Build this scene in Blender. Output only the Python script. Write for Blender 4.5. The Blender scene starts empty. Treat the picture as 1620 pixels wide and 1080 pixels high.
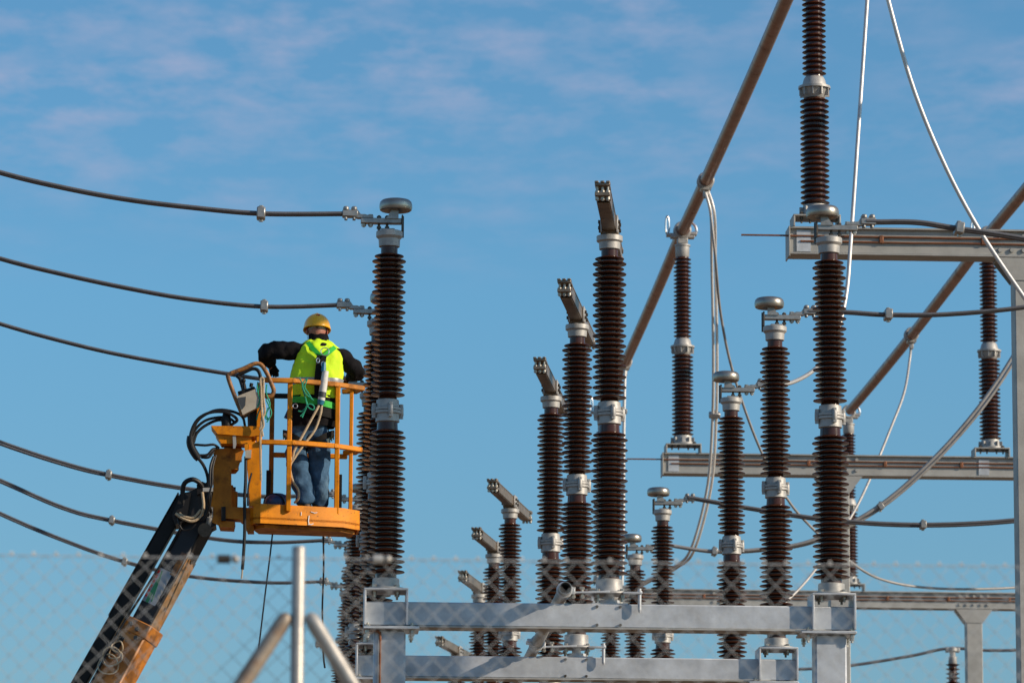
import bpy, math, random
from mathutils import Vector, Matrix, noise
random.seed(7)
S = bpy.context.scene
COL = S.collection
R = math.radians
sin, cos, PI = math.sin, math.cos, math.pi

# ------------------------------------------------------------------ camera
F = 7000.0                       # focal length in pixels of a 1620 wide frame
PITCH = 0.1761
YAW = 0.0496
ROLL = 0.0053
CZ = 1.6
fwd = Vector((sin(YAW) * cos(PITCH), cos(YAW) * cos(PITCH), sin(PITCH)))
rgt = Vector((cos(YAW), -sin(YAW), 0))
upv = rgt.cross(fwd)
rgt, upv = rgt * cos(ROLL) + upv * sin(ROLL), upv * cos(ROLL) - rgt * sin(ROLL)
cam = bpy.data.cameras.new('camera')
cam.sensor_width = 36
cam.lens = F / 1620 * 36
cam.clip_end = 6000
cam.dof.use_dof = True
cam.dof.focus_distance = 34.5
cam.dof.aperture_fstop = 5.8
cob = bpy.data.objects.new('camera', cam)
COL.objects.link(cob)
m = Matrix((rgt, upv, -fwd)).transposed().to_4x4()
m.translation = Vector((0, 0, CZ))
cob.matrix_world = m
S.camera = cob

# ------------------------------------------------------------------ light
SUN_EL, SUN_AZ = 24.0, 111.0     # degrees; azimuth clockwise from +Y
SKY_STRENGTH = 0.13
SUN_STRENGTH = 5.0
S.view_settings.view_transform = 'Standard'
S.view_settings.look = 'None'
S.view_settings.gamma = 1
S.view_settings.use_curve_mapping = False
S.view_settings.exposure = 0.0
sl = bpy.data.lights.new('sun', 'SUN')
sl.energy = SUN_STRENGTH
sl.angle = R(0.55)
sl.color = (1.0, 0.84, 0.66)
so = bpy.data.objects.new('sun', sl)
COL.objects.link(so)
sd = Vector((sin(R(SUN_AZ)) * cos(R(SUN_EL)), cos(R(SUN_AZ)) * cos(R(SUN_EL)), sin(R(SUN_EL))))
so.rotation_euler = sd.to_track_quat('Z', 'Y').to_euler()
so.location = sd * 60

w = bpy.data.worlds.new('World')
S.world = w
w.use_nodes = True
nt = w.node_tree
nt.nodes.clear()
def N(tree, typ, **kw):
    n = tree.nodes.new(typ)
    for k, v in kw.items():
        setattr(n, k, v)
    return n
L = nt.links.new
out = N(nt, 'ShaderNodeOutputWorld')
bg = N(nt, 'ShaderNodeBackground')
bg.inputs['Strength'].default_value = SKY_STRENGTH
sky = N(nt, 'ShaderNodeTexSky', sky_type='NISHITA', sun_disc=False)
sky.sun_elevation = R(SUN_EL)
sky.sun_rotation = R(SUN_AZ)
sky.air_density = 1.0
sky.dust_density = 0.45
sky.ozone_density = 2.0
tint = N(nt, 'ShaderNodeMix', data_type='RGBA', blend_type='MULTIPLY')
tint.inputs[0].default_value = 1
L(sky.outputs[0], tint.inputs[6])
grade = N(nt, 'ShaderNodeMix', data_type='RGBA')
grade.inputs[6].default_value = (0.47, 0.66, 0.78, 1)
grade.inputs[7].default_value = (0.50, 0.85, 0.995, 1)
L(grade.outputs[2], tint.inputs[7])
tc = N(nt, 'ShaderNodeTexCoord')
sx = N(nt, 'ShaderNodeSeparateXYZ')
L(tc.outputs['Generated'], sx.inputs[0])
def MA(tree, op, a, b=None, clamp=False):
    n = N(tree, 'ShaderNodeMath', operation=op)
    n.use_clamp = clamp
    for i, v in enumerate((a, b)):
        if v is None:
            continue
        if isinstance(v, (int, float)):
            n.inputs[i].default_value = v
        else:
            tree.links.new(v, n.inputs[i])
    return n.outputs[0]
L(MA(nt, 'MULTIPLY', MA(nt, 'SUBTRACT', sx.outputs[2], 0.085), 10.0, True), grade.inputs[0])
zc = MA(nt, 'MAXIMUM', sx.outputs[2], 0.03)
cx = MA(nt, 'DIVIDE', sx.outputs[0], zc)
cy = MA(nt, 'DIVIDE', sx.outputs[1], zc)
cv = N(nt, 'ShaderNodeCombineXYZ')
L(cx, cv.inputs[0]); L(MA(nt, 'MULTIPLY', cy, 0.6), cv.inputs[1])
n1 = N(nt, 'ShaderNodeTexNoise')
n1.inputs['Scale'].default_value = 11.0; n1.inputs['Detail'].default_value = 5; n1.inputs['Roughness'].default_value = 0.6
n2 = N(nt, 'ShaderNodeTexNoise')
n2.inputs['Scale'].default_value = 2.6; n2.inputs['Detail'].default_value = 3
L(cv.outputs[0], n1.inputs[0]); L(cv.outputs[0], n2.inputs[0])
cm = MA(nt, 'MULTIPLY', MA(nt, 'MULTIPLY', MA(nt, 'SUBTRACT', n1.outputs[0], 0.42), 3.2, True),
        MA(nt, 'MULTIPLY', MA(nt, 'SUBTRACT', n2.outputs[0], 0.27), 3.2, True))
fade = MA(nt, 'MULTIPLY', MA(nt, 'SUBTRACT', sx.outputs[2], 0.185), 22.0, True)
cm = MA(nt, 'MULTIPLY', MA(nt, 'MULTIPLY', cm, fade), 0.70)
cl = N(nt, 'ShaderNodeMix', data_type='RGBA')
cl.inputs[7].default_value = (3.1, 3.35, 4.7, 1)
L(cm, cl.inputs[0]); L(tint.outputs[2], cl.inputs[6])
L(cl.outputs[2], bg.inputs[0]); L(bg.outputs[0], out.inputs[0])

# ------------------------------------------------------------------ layout helpers
def ray(px, py):
    return F * fwd + (px - 810) * rgt - (py - 540) * upv
def U(px, py, Y):
    d = ray(px, py); t = Y / d.y
    return Vector((d.x * t, Y, CZ + d.z * t))
def UZ(px, py, Z):
    d = ray(px, py); t = (Z - CZ) / d.z
    return Vector((d.x * t, d.y * t, Z))
V = Vector

# ------------------------------------------------------------------ materials
MATS = {}
def mat(name, base, rough=0.5, metal=0.0, var=0.18, scale=6.0, bump=0.0, bscale=40.0, second=None, thr=0.58,
        sharp=6.0, sscale=9.0, coat=0.0, speck=None, rvar=0.12, stretch=(1, 1, 1), spec=0.5):
    mt = bpy.data.materials.new(name); mt.use_nodes = True
    t = mt.node_tree; t.nodes.clear(); lk = t.links.new
    o = N(t, 'ShaderNodeOutputMaterial'); p = N(t, 'ShaderNodeBsdfPrincipled')
    lk(p.outputs[0], o.inputs[0])
    p.inputs['Metallic'].default_value = metal
    p.inputs['Specular IOR Level'].default_value = spec
    if coat:
        p.inputs['Coat Weight'].default_value = coat
        p.inputs['Coat Roughness'].default_value = 0.06
    tcn = N(t, 'ShaderNodeTexCoord'); oi = N(t, 'ShaderNodeObjectInfo')
    add = N(t, 'ShaderNodeVectorMath', operation='ADD')
    sc = N(t, 'ShaderNodeVectorMath', operation='SCALE')
    cmb = N(t, 'ShaderNodeCombineXYZ')
    for i in range(3):
        lk(oi.outputs['Random'], cmb.inputs[i])
    lk(cmb.outputs[0], sc.inputs[0]); sc.inputs['Scale'].default_value = 37.0
    mul = N(t, 'ShaderNodeVectorMath', operation='MULTIPLY'); mul.inputs[1].default_value = stretch
    lk(tcn.outputs['Object'], mul.inputs[0])
    lk(mul.outputs[0], add.inputs[0]); lk(sc.outputs[0], add.inputs[1])
    co = add.outputs[0]
    def noi(s, d=4, r=0.6):
        n = N(t, 'ShaderNodeTexNoise'); n.inputs['Scale'].default_value = s
        n.inputs['Detail'].default_value = d; n.inputs['Roughness'].default_value = r
        lk(co, n.inputs[0]); return n.outputs[0]
    a = noi(scale)
    mx = N(t, 'ShaderNodeMix', data_type='RGBA')
    lk(MA(t, 'MULTIPLY', MA(t, 'SUBTRACT', a, 0.3), 2.5, True), mx.inputs[0])
    mx.inputs[6].default_value = tuple(c * (1 - var) for c in base) + (1,)
    mx.inputs[7].default_value = tuple(min(1, c * (1 + var)) for c in base) + (1,)
    c = mx.outputs[2]
    ro = MA(t, 'ADD', rough - rvar / 2, MA(t, 'MULTIPLY', noi(scale * 2.3), rvar), True)
    if second:
        mk = MA(t, 'MULTIPLY', MA(t, 'SUBTRACT', noi(sscale, 8, 0.68), thr), sharp, True)
        m2 = N(t, 'ShaderNodeMix', data_type='RGBA')
        lk(mk, m2.inputs[0]); lk(c, m2.inputs[6]); m2.inputs[7].default_value = tuple(second) + (1,)
        c = m2.outputs[2]
        ro = MA(t, 'ADD', ro, MA(t, 'MULTIPLY', mk, 0.3), True)
    if speck:
        mk = MA(t, 'MULTIPLY', MA(t, 'SUBTRACT', noi(speck[0], 2, 0.5), speck[1]), 8.0, True)
        m2 = N(t, 'ShaderNodeMix', data_type='RGBA')
        lk(mk, m2.inputs[0]); lk(c, m2.inputs[6]); m2.inputs[7].default_value = tuple(speck[2]) + (1,)
        c = m2.outputs[2]
    lk(c, p.inputs['Base Color']); lk(ro, p.inputs['Roughness'])
    if bump:
        b = N(t, 'ShaderNodeBump'); b.inputs['Strength'].default_value = bump; b.inputs['Distance'].default_value = 0.01
        lk(noi(bscale, 5), b.inputs['Height']); lk(b.outputs[0], p.inputs['Normal'])
    MATS[name] = mt
    return mt

porcelain = mat('porcelain', (0.054, 0.0165, 0.0070), 0.19, 0, 0.25, 5, 0.03, 60, (0.085, 0.038, 0.020), 0.60, 5, 14, spec=0.42, rvar=0.1)
galv = mat('galvanised', (0.48, 0.50, 0.52), 0.5, 0.22, 0.22, 6, 0.06, 70, (0.32, 0.32, 0.315), 0.54, 3, 5, speck=(160, 0.68, (0.25, 0.24, 0.22)))
galvw = mat('weathered_zinc', (0.37, 0.36, 0.33), 0.6, 0.2, 0.16, 4, 0.08, 60, (0.25, 0.22, 0.18), 0.60, 4, 5, speck=(120, 0.66, (0.2, 0.18, 0.15)))
cast = mat('cast_metal', (0.37, 0.36, 0.34), 0.50, 0.25, 0.2, 18, 0.1, 90, (0.25, 0.235, 0.21), 0.57, 5, 18)
alu = mat('aluminium', (0.33, 0.32, 0.30), 0.42, 0.6, 0.2, 20, 0.05, 90, (0.22, 0.20, 0.17), 0.6, 5, 25)
ringm = mat('brushed_ring', (0.34, 0.305, 0.26), 0.33, 0.85, 0.14, 9, 0.0, 50, (0.20, 0.16, 0.12), 0.62, 5, 16)
armm = mat('arm_metal', (0.235, 0.18, 0.13), 0.42, 0.6, 0.3, 14, 0.06, 90, (0.12, 0.07, 0.045), 0.57, 6, 18)
bolt = mat('bolt_zinc', (0.42, 0.38, 0.32), 0.38, 0.7, 0.25, 30)
boltd = mat('bolt_dark', (0.09, 0.075, 0.06), 0.5, 0.6, 0.3, 30)
copper = mat('copper', (0.24, 0.095, 0.045), 0.5, 0.45, 0.3, 8, 0.0, 40, (0.10, 0.05, 0.03), 0.58, 5, 6)
tubem = mat('busbar_aluminium', (0.29, 0.140, 0.082), 0.38, 0.65, 0.28, 4, 0.03, 40, (0.17, 0.085, 0.055), 0.56, 4, 5)
cond = mat('conductor', (0.115, 0.115, 0.125), 0.6, 0.25, 0.2, 8, 0.25, 150)
condm = mat('conductor_light', (0.30, 0.29, 0.28), 0.55, 0.3, 0.2, 8, 0.2, 150)
condl = mat('conductor_pale', (0.42, 0.40, 0.38), 0.5, 0.3, 0.15, 8, 0.2, 150)
drop = mat('dropper_aluminium', (0.64, 0.615, 0.58), 0.42, 0.35, 0.12, 6, 0.15, 150)
orange = mat('orange_paint', (0.68, 0.225, 0.003), 0.45, 0, 0.25, 5, 0.06, 50, (0.26, 0.08, 0.012), 0.55, 4.5, 8, speck=(55, 0.64, (0.13, 0.045, 0.012)), spec=0.22)
rust_shade = mat('rusty_shaded_orange', (0.46, 0.165, 0.012), 0.55, 0, 0.3, 6, 0.15, 60, (0.13, 0.05, 0.018), 0.51, 5, 7, spec=0.25)  # rust, plus a darker tone painting the basket's shade onto the jib
black = mat('black_paint', (0.014, 0.013, 0.013), 0.5, 0, 0.3, 6, 0.05, 50, (0.06, 0.045, 0.035), 0.66, 5, 12, spec=0.2)
boomg = mat('boom_grey', (0.024, 0.022, 0.022), 0.45, 0, 0.25, 5, 0.05, 50, (0.10, 0.05, 0.025), 0.64, 6, 9, spec=0.25)
boomr = mat('boom_worn', (0.085, 0.042, 0.020), 0.55, 0.0, 0.5, 6, 0.15, 40, (0.42, 0.17, 0.025), 0.50, 5, 4.5, speck=(24, 0.62, (0.03, 0.022, 0.018)))
wearm = mat('wear_plate_rust', (0.24, 0.155, 0.085), 0.5, 0.1, 0.4, 6, 0.15, 40, (0.42, 0.17, 0.025), 0.50, 5, 5, speck=(16, 0.60, (0.05, 0.035, 0.025)))
collarm = mat('worn_collar', (0.40, 0.145, 0.018), 0.5, 0, 0.35, 6, 0.15, 50, (0.045, 0.026, 0.016), 0.47, 4, 4.5, speck=(20, 0.58, (0.16, 0.075, 0.03)))
hose = mat('hose_rubber', (0.010, 0.010, 0.011), 0.5, 0, 0.3, 20, 0.1, 120, spec=0.3)
hoopm = mat('worn_hoop', (0.34, 0.14, 0.03), 0.5, 0, 0.4, 9, 0.1, 60, (0.06, 0.035, 0.025), 0.48, 6, 12)
beige = mat('beige_box', (0.44, 0.38, 0.29), 0.55, 0, 0.15, 9, 0.03, 50, (0.25, 0.2, 0.14), 0.62, 5, 12)
darkw = mat('dark_label', (0.05, 0.055, 0.06), 0.5, 0, 0.2, 9)
vestm = mat('hivis', (0.60, 0.86, 0.012), 0.8, 0, 0.12, 8, 0.75, 13, (0.45, 0.68, 0.02), 0.58, 3, 7)
reflect = mat('reflective_tape', (0.33, 0.33, 0.33), 0.35, 0.3, 0.1, 20)
jacket = mat('black_cloth', (0.009, 0.008, 0.009), 0.9, 0, 0.3, 20, 0.6, 26, spec=0.12)
denim = mat('denim', (0.050, 0.105, 0.18), 0.9, 0, 0.4, 12, 0.9, 14, (0.15, 0.235, 0.31), 0.54, 3.5, 6, spec=0.15)
skin = mat('skin', (0.38, 0.15, 0.10), 0.5, 0, 0.12, 20)
helm = mat('helmet_plastic', (0.98, 0.44, 0.003), 0.28, 0, 0.06, 8, coat=0.3)
red = mat('red_plastic', (0.45, 0.02, 0.015), 0.4)
webg = mat('green_webbing', (0.025, 0.42, 0.035), 0.7, 0, 0.2, 40)
webk = mat('black_webbing', (0.014, 0.013, 0.012), 0.8, 0, 0.3, 40, spec=0.15)
webo = mat('olive_webbing', (0.16, 0.16, 0.05), 0.75, 0, 0.3, 40)
ropet = mat('tan_rope', (0.46, 0.35, 0.22), 0.85, 0, 0.25, 60, 0.5, 160)
ropeg = mat('green_rope', (0.015, 0.30, 0.17), 0.7, 0, 0.3, 60, 0.4, 160)
packw = mat('white_pack', (0.62, 0.60, 0.55), 0.6, 0, 0.12, 20, 0.2, 40)
bluep = mat('blue_plastic', (0.014, 0.035, 0.11), 0.35, 0, 0.3, 10)
teal = mat('teal_plastic', (0.02, 0.16, 0.26), 0.4)
boot = mat('boot_leather', (0.10, 0.060, 0.035), 0.7, 0, 0.3, 20)
steel = mat('bright_steel', (0.62, 0.62, 0.62), 0.25, 0.9, 0.1, 20)
whitep = mat('white_paint', (0.72, 0.71, 0.68), 0.6, 0, 0.1, 20)
greend = mat('green_print', (0.03, 0.20, 0.09), 0.5)
fencem = mat('fence_zinc', (0.60, 0.58, 0.54), 0.5, 0.3, 0.2, 30)
fposts = mat('fence_post_zinc', (0.40, 0.375, 0.335), 0.42, 0.4, 0.2, 14, 0.1, 90, (0.24, 0.14, 0.08), 0.60, 5, 12)
fbrace = mat('fence_brace_rust', (0.34, 0.28, 0.22), 0.5, 0.4, 0.3, 9, 0.1, 90, (0.26, 0.115, 0.045), 0.47, 4, 6)
soil = mat('soil', (0.19, 0.125, 0.075), 0.95, 0, 0.3, 0.6, 0.6, 8, (0.12, 0.08, 0.048), 0.52, 3, 0.25)
rubber = mat('tyre_rubber', (0.02, 0.02, 0.02), 0.8, 0, 0.3, 9)

# ------------------------------------------------------------------ mesh builder
WP = {}
class MB:
    def __init__(s):
        s.v = []; s.f = []
    def add(s, vs, fs):
        o = len(s.v)
        s.v += [Vector(v) for v in vs]
        s.f += [tuple(i + o for i in f) for f in fs]
        return s
    def box(s, c, size, rot=None, bev=0.0):
        c = Vector(c); hx, hy, hz = (d / 2 for d in size)
        b = min(bev, hx * .6, hy * .6, hz * .6)
        if b <= 0:
            vs = [(x, y, z) for x in (-hx, hx) for y in (-hy, hy) for z in (-hz, hz)]
            fs = [(0, 1, 3, 2), (4, 6, 7, 5), (0, 4, 5, 1), (2, 3, 7, 6), (0, 2, 6, 4), (1, 5, 7, 3)]
        else:
            vs = []; idx = {}
            for x in (-1, 1):
                for y in (-1, 1):
                    for z in (-1, 1):
                        for ax in range(3):
                            p = [x * (hx - b), y * (hy - b), z * (hz - b)]
                            p[ax] = (x, y, z)[ax] * (hx, hy, hz)[ax]
                            idx[(x, y, z, ax)] = len(vs); vs.append(tuple(p))
            fs = []
            for ax in range(3):
                a1, a2 = (ax + 1) % 3, (ax + 2) % 3
                for sg in (-1, 1):
                    q = []
                    for p1, p2 in ((-1, -1), (1, -1), (1, 1), (-1, 1)):
                        k = [0, 0, 0]; k[ax] = sg; k[a1] = p1; k[a2] = p2
                        q.append(idx[(*k, ax)])
                    fs.append(tuple(q if sg > 0 else q[::-1]))
                for p1 in (-1, 1):
                    for p2 in (-1, 1):
                        q = []
                        for sg, aa in ((-1, a1), (1, a1), (1, a2), (-1, a2)):
                            k = [0, 0, 0]; k[ax] = sg; k[a1] = p1; k[a2] = p2
                            q.append(idx[(*k, aa)])
                        fs.append(tuple(q if p1 * p2 > 0 else q[::-1]))
            for x in (-1, 1):
                for y in (-1, 1):
                    for z in (-1, 1):
                        q = [idx[(x, y, z, a)] for a in range(3)]
                        fs.append(tuple(q if x * y * z > 0 else q[::-1]))
        mt = rot if rot is not None else Matrix.Identity(3)
        return s.add([c + mt @ Vector(v) for v in vs], fs)
    def beam(s, A, B, w, h, up=(0, 0, 1), bev=0.0):
        A = Vector(A); B = Vector(B); d = (B - A); ln = d.length; d.normalize()
        u = Vector(up); u = (u - d * u.dot(d)).normalized(); sd_ = u.cross(d)
        rot = Matrix((sd_, d, u)).transposed()
        return s.box((A + B) / 2, (w, ln, h), rot, bev)
    def tube(s, pts, r, n=8, caps=True):
        pts = [Vector(p) for p in pts]
        rs = r if isinstance(r, (list, tuple)) else [r] * len(pts)
        t0 = (pts[1] - pts[0]).normalized()
        a = Vector((0, 0, 1)) if abs(t0.z) < .9 else Vector((1, 0, 0))
        u = (a - t0 * a.dot(t0)).normalized()
        vs = []; fs = []
        for i, p in enumerate(pts):
            t = (pts[min(i + 1, len(pts) - 1)] - pts[max(i - 1, 0)])
            if t.length < 1e-9: t = t0
            t.normalize()
            u = (u - t * u.dot(t)).normalized(); b = t.cross(u)
            for k in range(n):
                an = 2 * PI * k / n
                vs.append(p + (u * cos(an) + b * sin(an)) * rs[i])
        for i in range(len(pts) - 1):
            for k in range(n):
                k2 = (k + 1) % n
                fs.append((i * n + k, i * n + k2, (i + 1) * n + k2, (i + 1) * n + k))
        if caps:
            fs.append(tuple(range(n))[::-1]); fs.append(tuple(range((len(pts) - 1) * n, len(pts) * n)))
        return s.add(vs, fs)
    def strap(s, pts, wd, th, nrm):
        pts = [Vector(p) for p in pts]; vs = []; fs = []
        for i, p in enumerate(pts):
            t = (pts[min(i + 1, len(pts) - 1)] - pts[max(i - 1, 0)]).normalized()
            n_ = Vector(nrm[i] if isinstance(nrm, list) else nrm); n_ = (n_ - t * n_.dot(t)).normalized()
            b = t.cross(n_)
            for q in ((-1, -1), (1, -1), (1, 1), (-1, 1)):
                vs.append(p + b * wd / 2 * q[0] + n_ * th / 2 * q[1])
        for i in range(len(pts) - 1):
            for k in range(4):
                k2 = (k + 1) % 4
                fs.append((i * 4 + k, i * 4 + k2, i * 4 + 4 + k2, i * 4 + 4 + k))
        fs.append((3, 2, 1, 0)); e = (len(pts) - 1) * 4; fs.append((e, e + 1, e + 2, e + 3))
        return s.add(vs, fs)
    def lathe(s, prof, n=32, c=(0, 0, 0), rot=None):
        c = Vector(c); mt = rot if rot is not None else Matrix.Identity(3)
        vs = []; fs = []
        for r, z in prof:
            for k in range(n):
                an = 2 * PI * k / n
                vs.append(c + mt @ Vector((r * cos(an), r * sin(an), z)))
        for i in range(len(prof) - 1):
            for k in range(n):
                k2 = (k + 1) % n
                fs.append((i * n + k, i * n + k2, (i + 1) * n + k2, (i + 1) * n + k))
        fs.append(tuple(range(n))[::-1]); fs.append(tuple(range((len(prof) - 1) * n, len(prof) * n)))
        return s.add(vs, fs)
    def cyl(s, A, B, r, n=12):
        return s.tube([A, B], r, n)
    def torus(s, c, R_, r, n=32, k=12, rot=None, sx_=1.0):
        c = Vector(c); mt = rot if rot is not None else Matrix.Identity(3)
        vs = []; fs = []
        for i in range(n):
            a = 2 * PI * i / n
            for j in range(k):
                b = 2 * PI * j / k
                vs.append(c + mt @ Vector(((R_ * sx_ + r * cos(b)) * cos(a), (R_ + r * cos(b)) * sin(a), r * sin(b))))
        for i in range(n):
            for j in range(k):
                i2 = (i + 1) % n; j2 = (j + 1) % k
                fs.append((i * k + j, i2 * k + j, i2 * k + j2, i * k + j2))
        return s.add(vs, fs)
    def slab(s, poly, Y0, Y1, px=True):
        """outline in the plane Y0, given real thickness back to Y1"""
        q = [U(p[0], p[1], Y0) for p in poly] if px else [Vector((p[0], Y0, p[1])) for p in poly]
        n = len(q)
        vs = q + [Vector((p.x, Y1, p.z)) for p in q]
        fs = [tuple(range(n)), tuple(range(n, 2 * n))[::-1]]
        for i in range(n):
            j = (i + 1) % n
            fs.append((j, i, n + i, n + j))
        return s.add(vs, fs)
    def ball(s, c, r, n=12):
        c = Vector(c); rr = r if isinstance(r, (list, tuple)) else (r, r, r)
        vs = [c + Vector((0, 0, -rr[2]))]; fs = []
        mm = n // 2
        for i in range(1, mm):
            th = PI * i / mm - PI / 2
            for k in range(n):
                a = 2 * PI * k / n
                vs.append(c + Vector((rr[0] * cos(th) * cos(a), rr[1] * cos(th) * sin(a), rr[2] * sin(th))))
        vs.append(c + Vector((0, 0, rr[2])))
        for k in range(n):
            fs.append((0, 1 + (k + 1) % n, 1 + k))
            fs.append((len(vs) - 1, 1 + (mm - 2) * n + k, 1 + (mm - 2) * n + (k + 1) % n))
        for i in range(mm - 2):
            for k in range(n):
                k2 = (k + 1) % n
                fs.append((1 + i * n + k, 1 + i * n + k2, 1 + (i + 1) * n + k2, 1 + (i + 1) * n + k))
        return s.add(vs, fs)
    def build(s, name, mt, parent=None, origin=None, sharp=38):
        me = bpy.data.meshes.new(name)
        if origin is None:
            lo = Vector((min(v[i] for v in s.v) for i in range(3))); hi = Vector((max(v[i] for v in s.v) for i in range(3)))
            origin = (lo + hi) / 2
        origin = Vector(origin)
        me.from_pydata([v - origin for v in s.v], [], s.f)
        me.validate()
        import bmesh
        b = bmesh.new(); b.from_mesh(me); bmesh.ops.recalc_face_normals(b, faces=b.faces); b.to_mesh(me); b.free()
        for p in me.polygons: p.use_smooth = True
        me.set_sharp_from_angle(angle=R(sharp))
        me.materials.append(mt)
        o = bpy.data.objects.new(name, me); COL.objects.link(o)
        pw = WP[parent.name] if parent else Vector((0, 0, 0))
        if parent: o.parent = parent
        o.location = origin - pw
        WP[o.name] = origin
        return o

def tag(o, label, cat, group=None, kind='thing'):
    o['label'] = label; o['category'] = cat; o['kind'] = kind
    if group: o['group'] = group
    return o
def thing(name, loc, label=None, cat=None, group=None):
    o = bpy.data.objects.new(name, None); COL.objects.link(o)
    o.location = loc; WP[o.name] = Vector(loc); o.empty_display_size = .2
    if label: tag(o, label, cat, group)
    return o
def struct(o):
    o['kind'] = 'structure'; return o
KIDS = {}
def copy_tree(o, parent=None):
    c = o.copy(); COL.objects.link(c)
    if parent: c.parent = parent
    for ch in [x for x in bpy.data.objects if x.parent == o]:
        copy_tree(ch, c)
    return c
def spline(pts, n=10):
    pts = [Vector(p) for p in pts]
    P = [pts[0] * 2 - pts[1]] + pts + [pts[-1] * 2 - pts[-2]]
    o = []
    for i in range(1, len(P) - 2):
        a, b, c, d = P[i - 1], P[i], P[i + 1], P[i + 2]
        for k in range(n):
            t = k / n
            o.append(.5 * ((2 * b) + (c - a) * t + (2 * a - 5 * b + 4 * c - d) * t * t + (3 * b - a - 3 * c + d) * t ** 3))
    o.append(pts[-1]); return o
def hexbolt(mb, c, r, h, axis='Z'):
    mb.lathe([(r, -h / 2), (r, h / 2)], 6, c, None if axis == 'Z' else Matrix.Rotation(PI / 2, 3, 'X'))

# ------------------------------------------------------------------ ground
g = MB()
gn = 24
ext = [-3000, -800, -250, -90] + list(range(-60, 100, 12)) + [140, 300, 900, 3000]
vs = []; fs = []
for j, y in enumerate(ext):
    for i, x in enumerate(ext):
        vs.append((x, y, 0.04 * noise.noise(Vector((x * .13, y * .13, 1))) - .02))
nn = len(ext)
for j in range(nn - 1):
    for i in range(nn - 1):
        fs.append((j * nn + i, j * nn + i + 1, (j + 1) * nn + i + 1, (j + 1) * nn + i))
g.add(vs, fs)
struct(g.build('ground', soil, None, (0, 0, 0)))

# ------------------------------------------------------------------ disconnector rows
ROWS = [32.0, 35.68, 39.31, 46.67, 50.44, 54.34, 61.6]
Y1 = ROWS[0]
XL, XC, XR = 0.679, 2.307, 3.936
ZB = 5.4535                                  # top of the end brackets
def zf(y):                                   # height above the bracket from the front right column's image rows
    return (943 - y) * (2.650 / 569.5)
def zc_(y):
    return -.0054 + (939.5 - y) * (2.6542 / 565.5)

def sheds(mb_prof, z0, z1, n, rc, Rl, Rs):
    """alternating long and short sheds from z0 up to z1, n long ones"""
    pitch = (z1 - z0) / (n - .5)
    for k in range(2 * n):
        zz = z0 + pitch * .5 * k
        if zz > z1 + 1e-4: break
        R_ = Rl if k % 2 == 0 else Rs
        mb_prof += [(rc, zz - .013), (rc + .012, zz - .0085), (R_ - .012, zz - .0065), (R_ - .003, zz - .0045), (R_, zz - .0005),
                    (R_ - .004, zz + .0035), (rc + .02, zz + .011), (rc, zz + .0165)]
    return mb_prof

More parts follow.
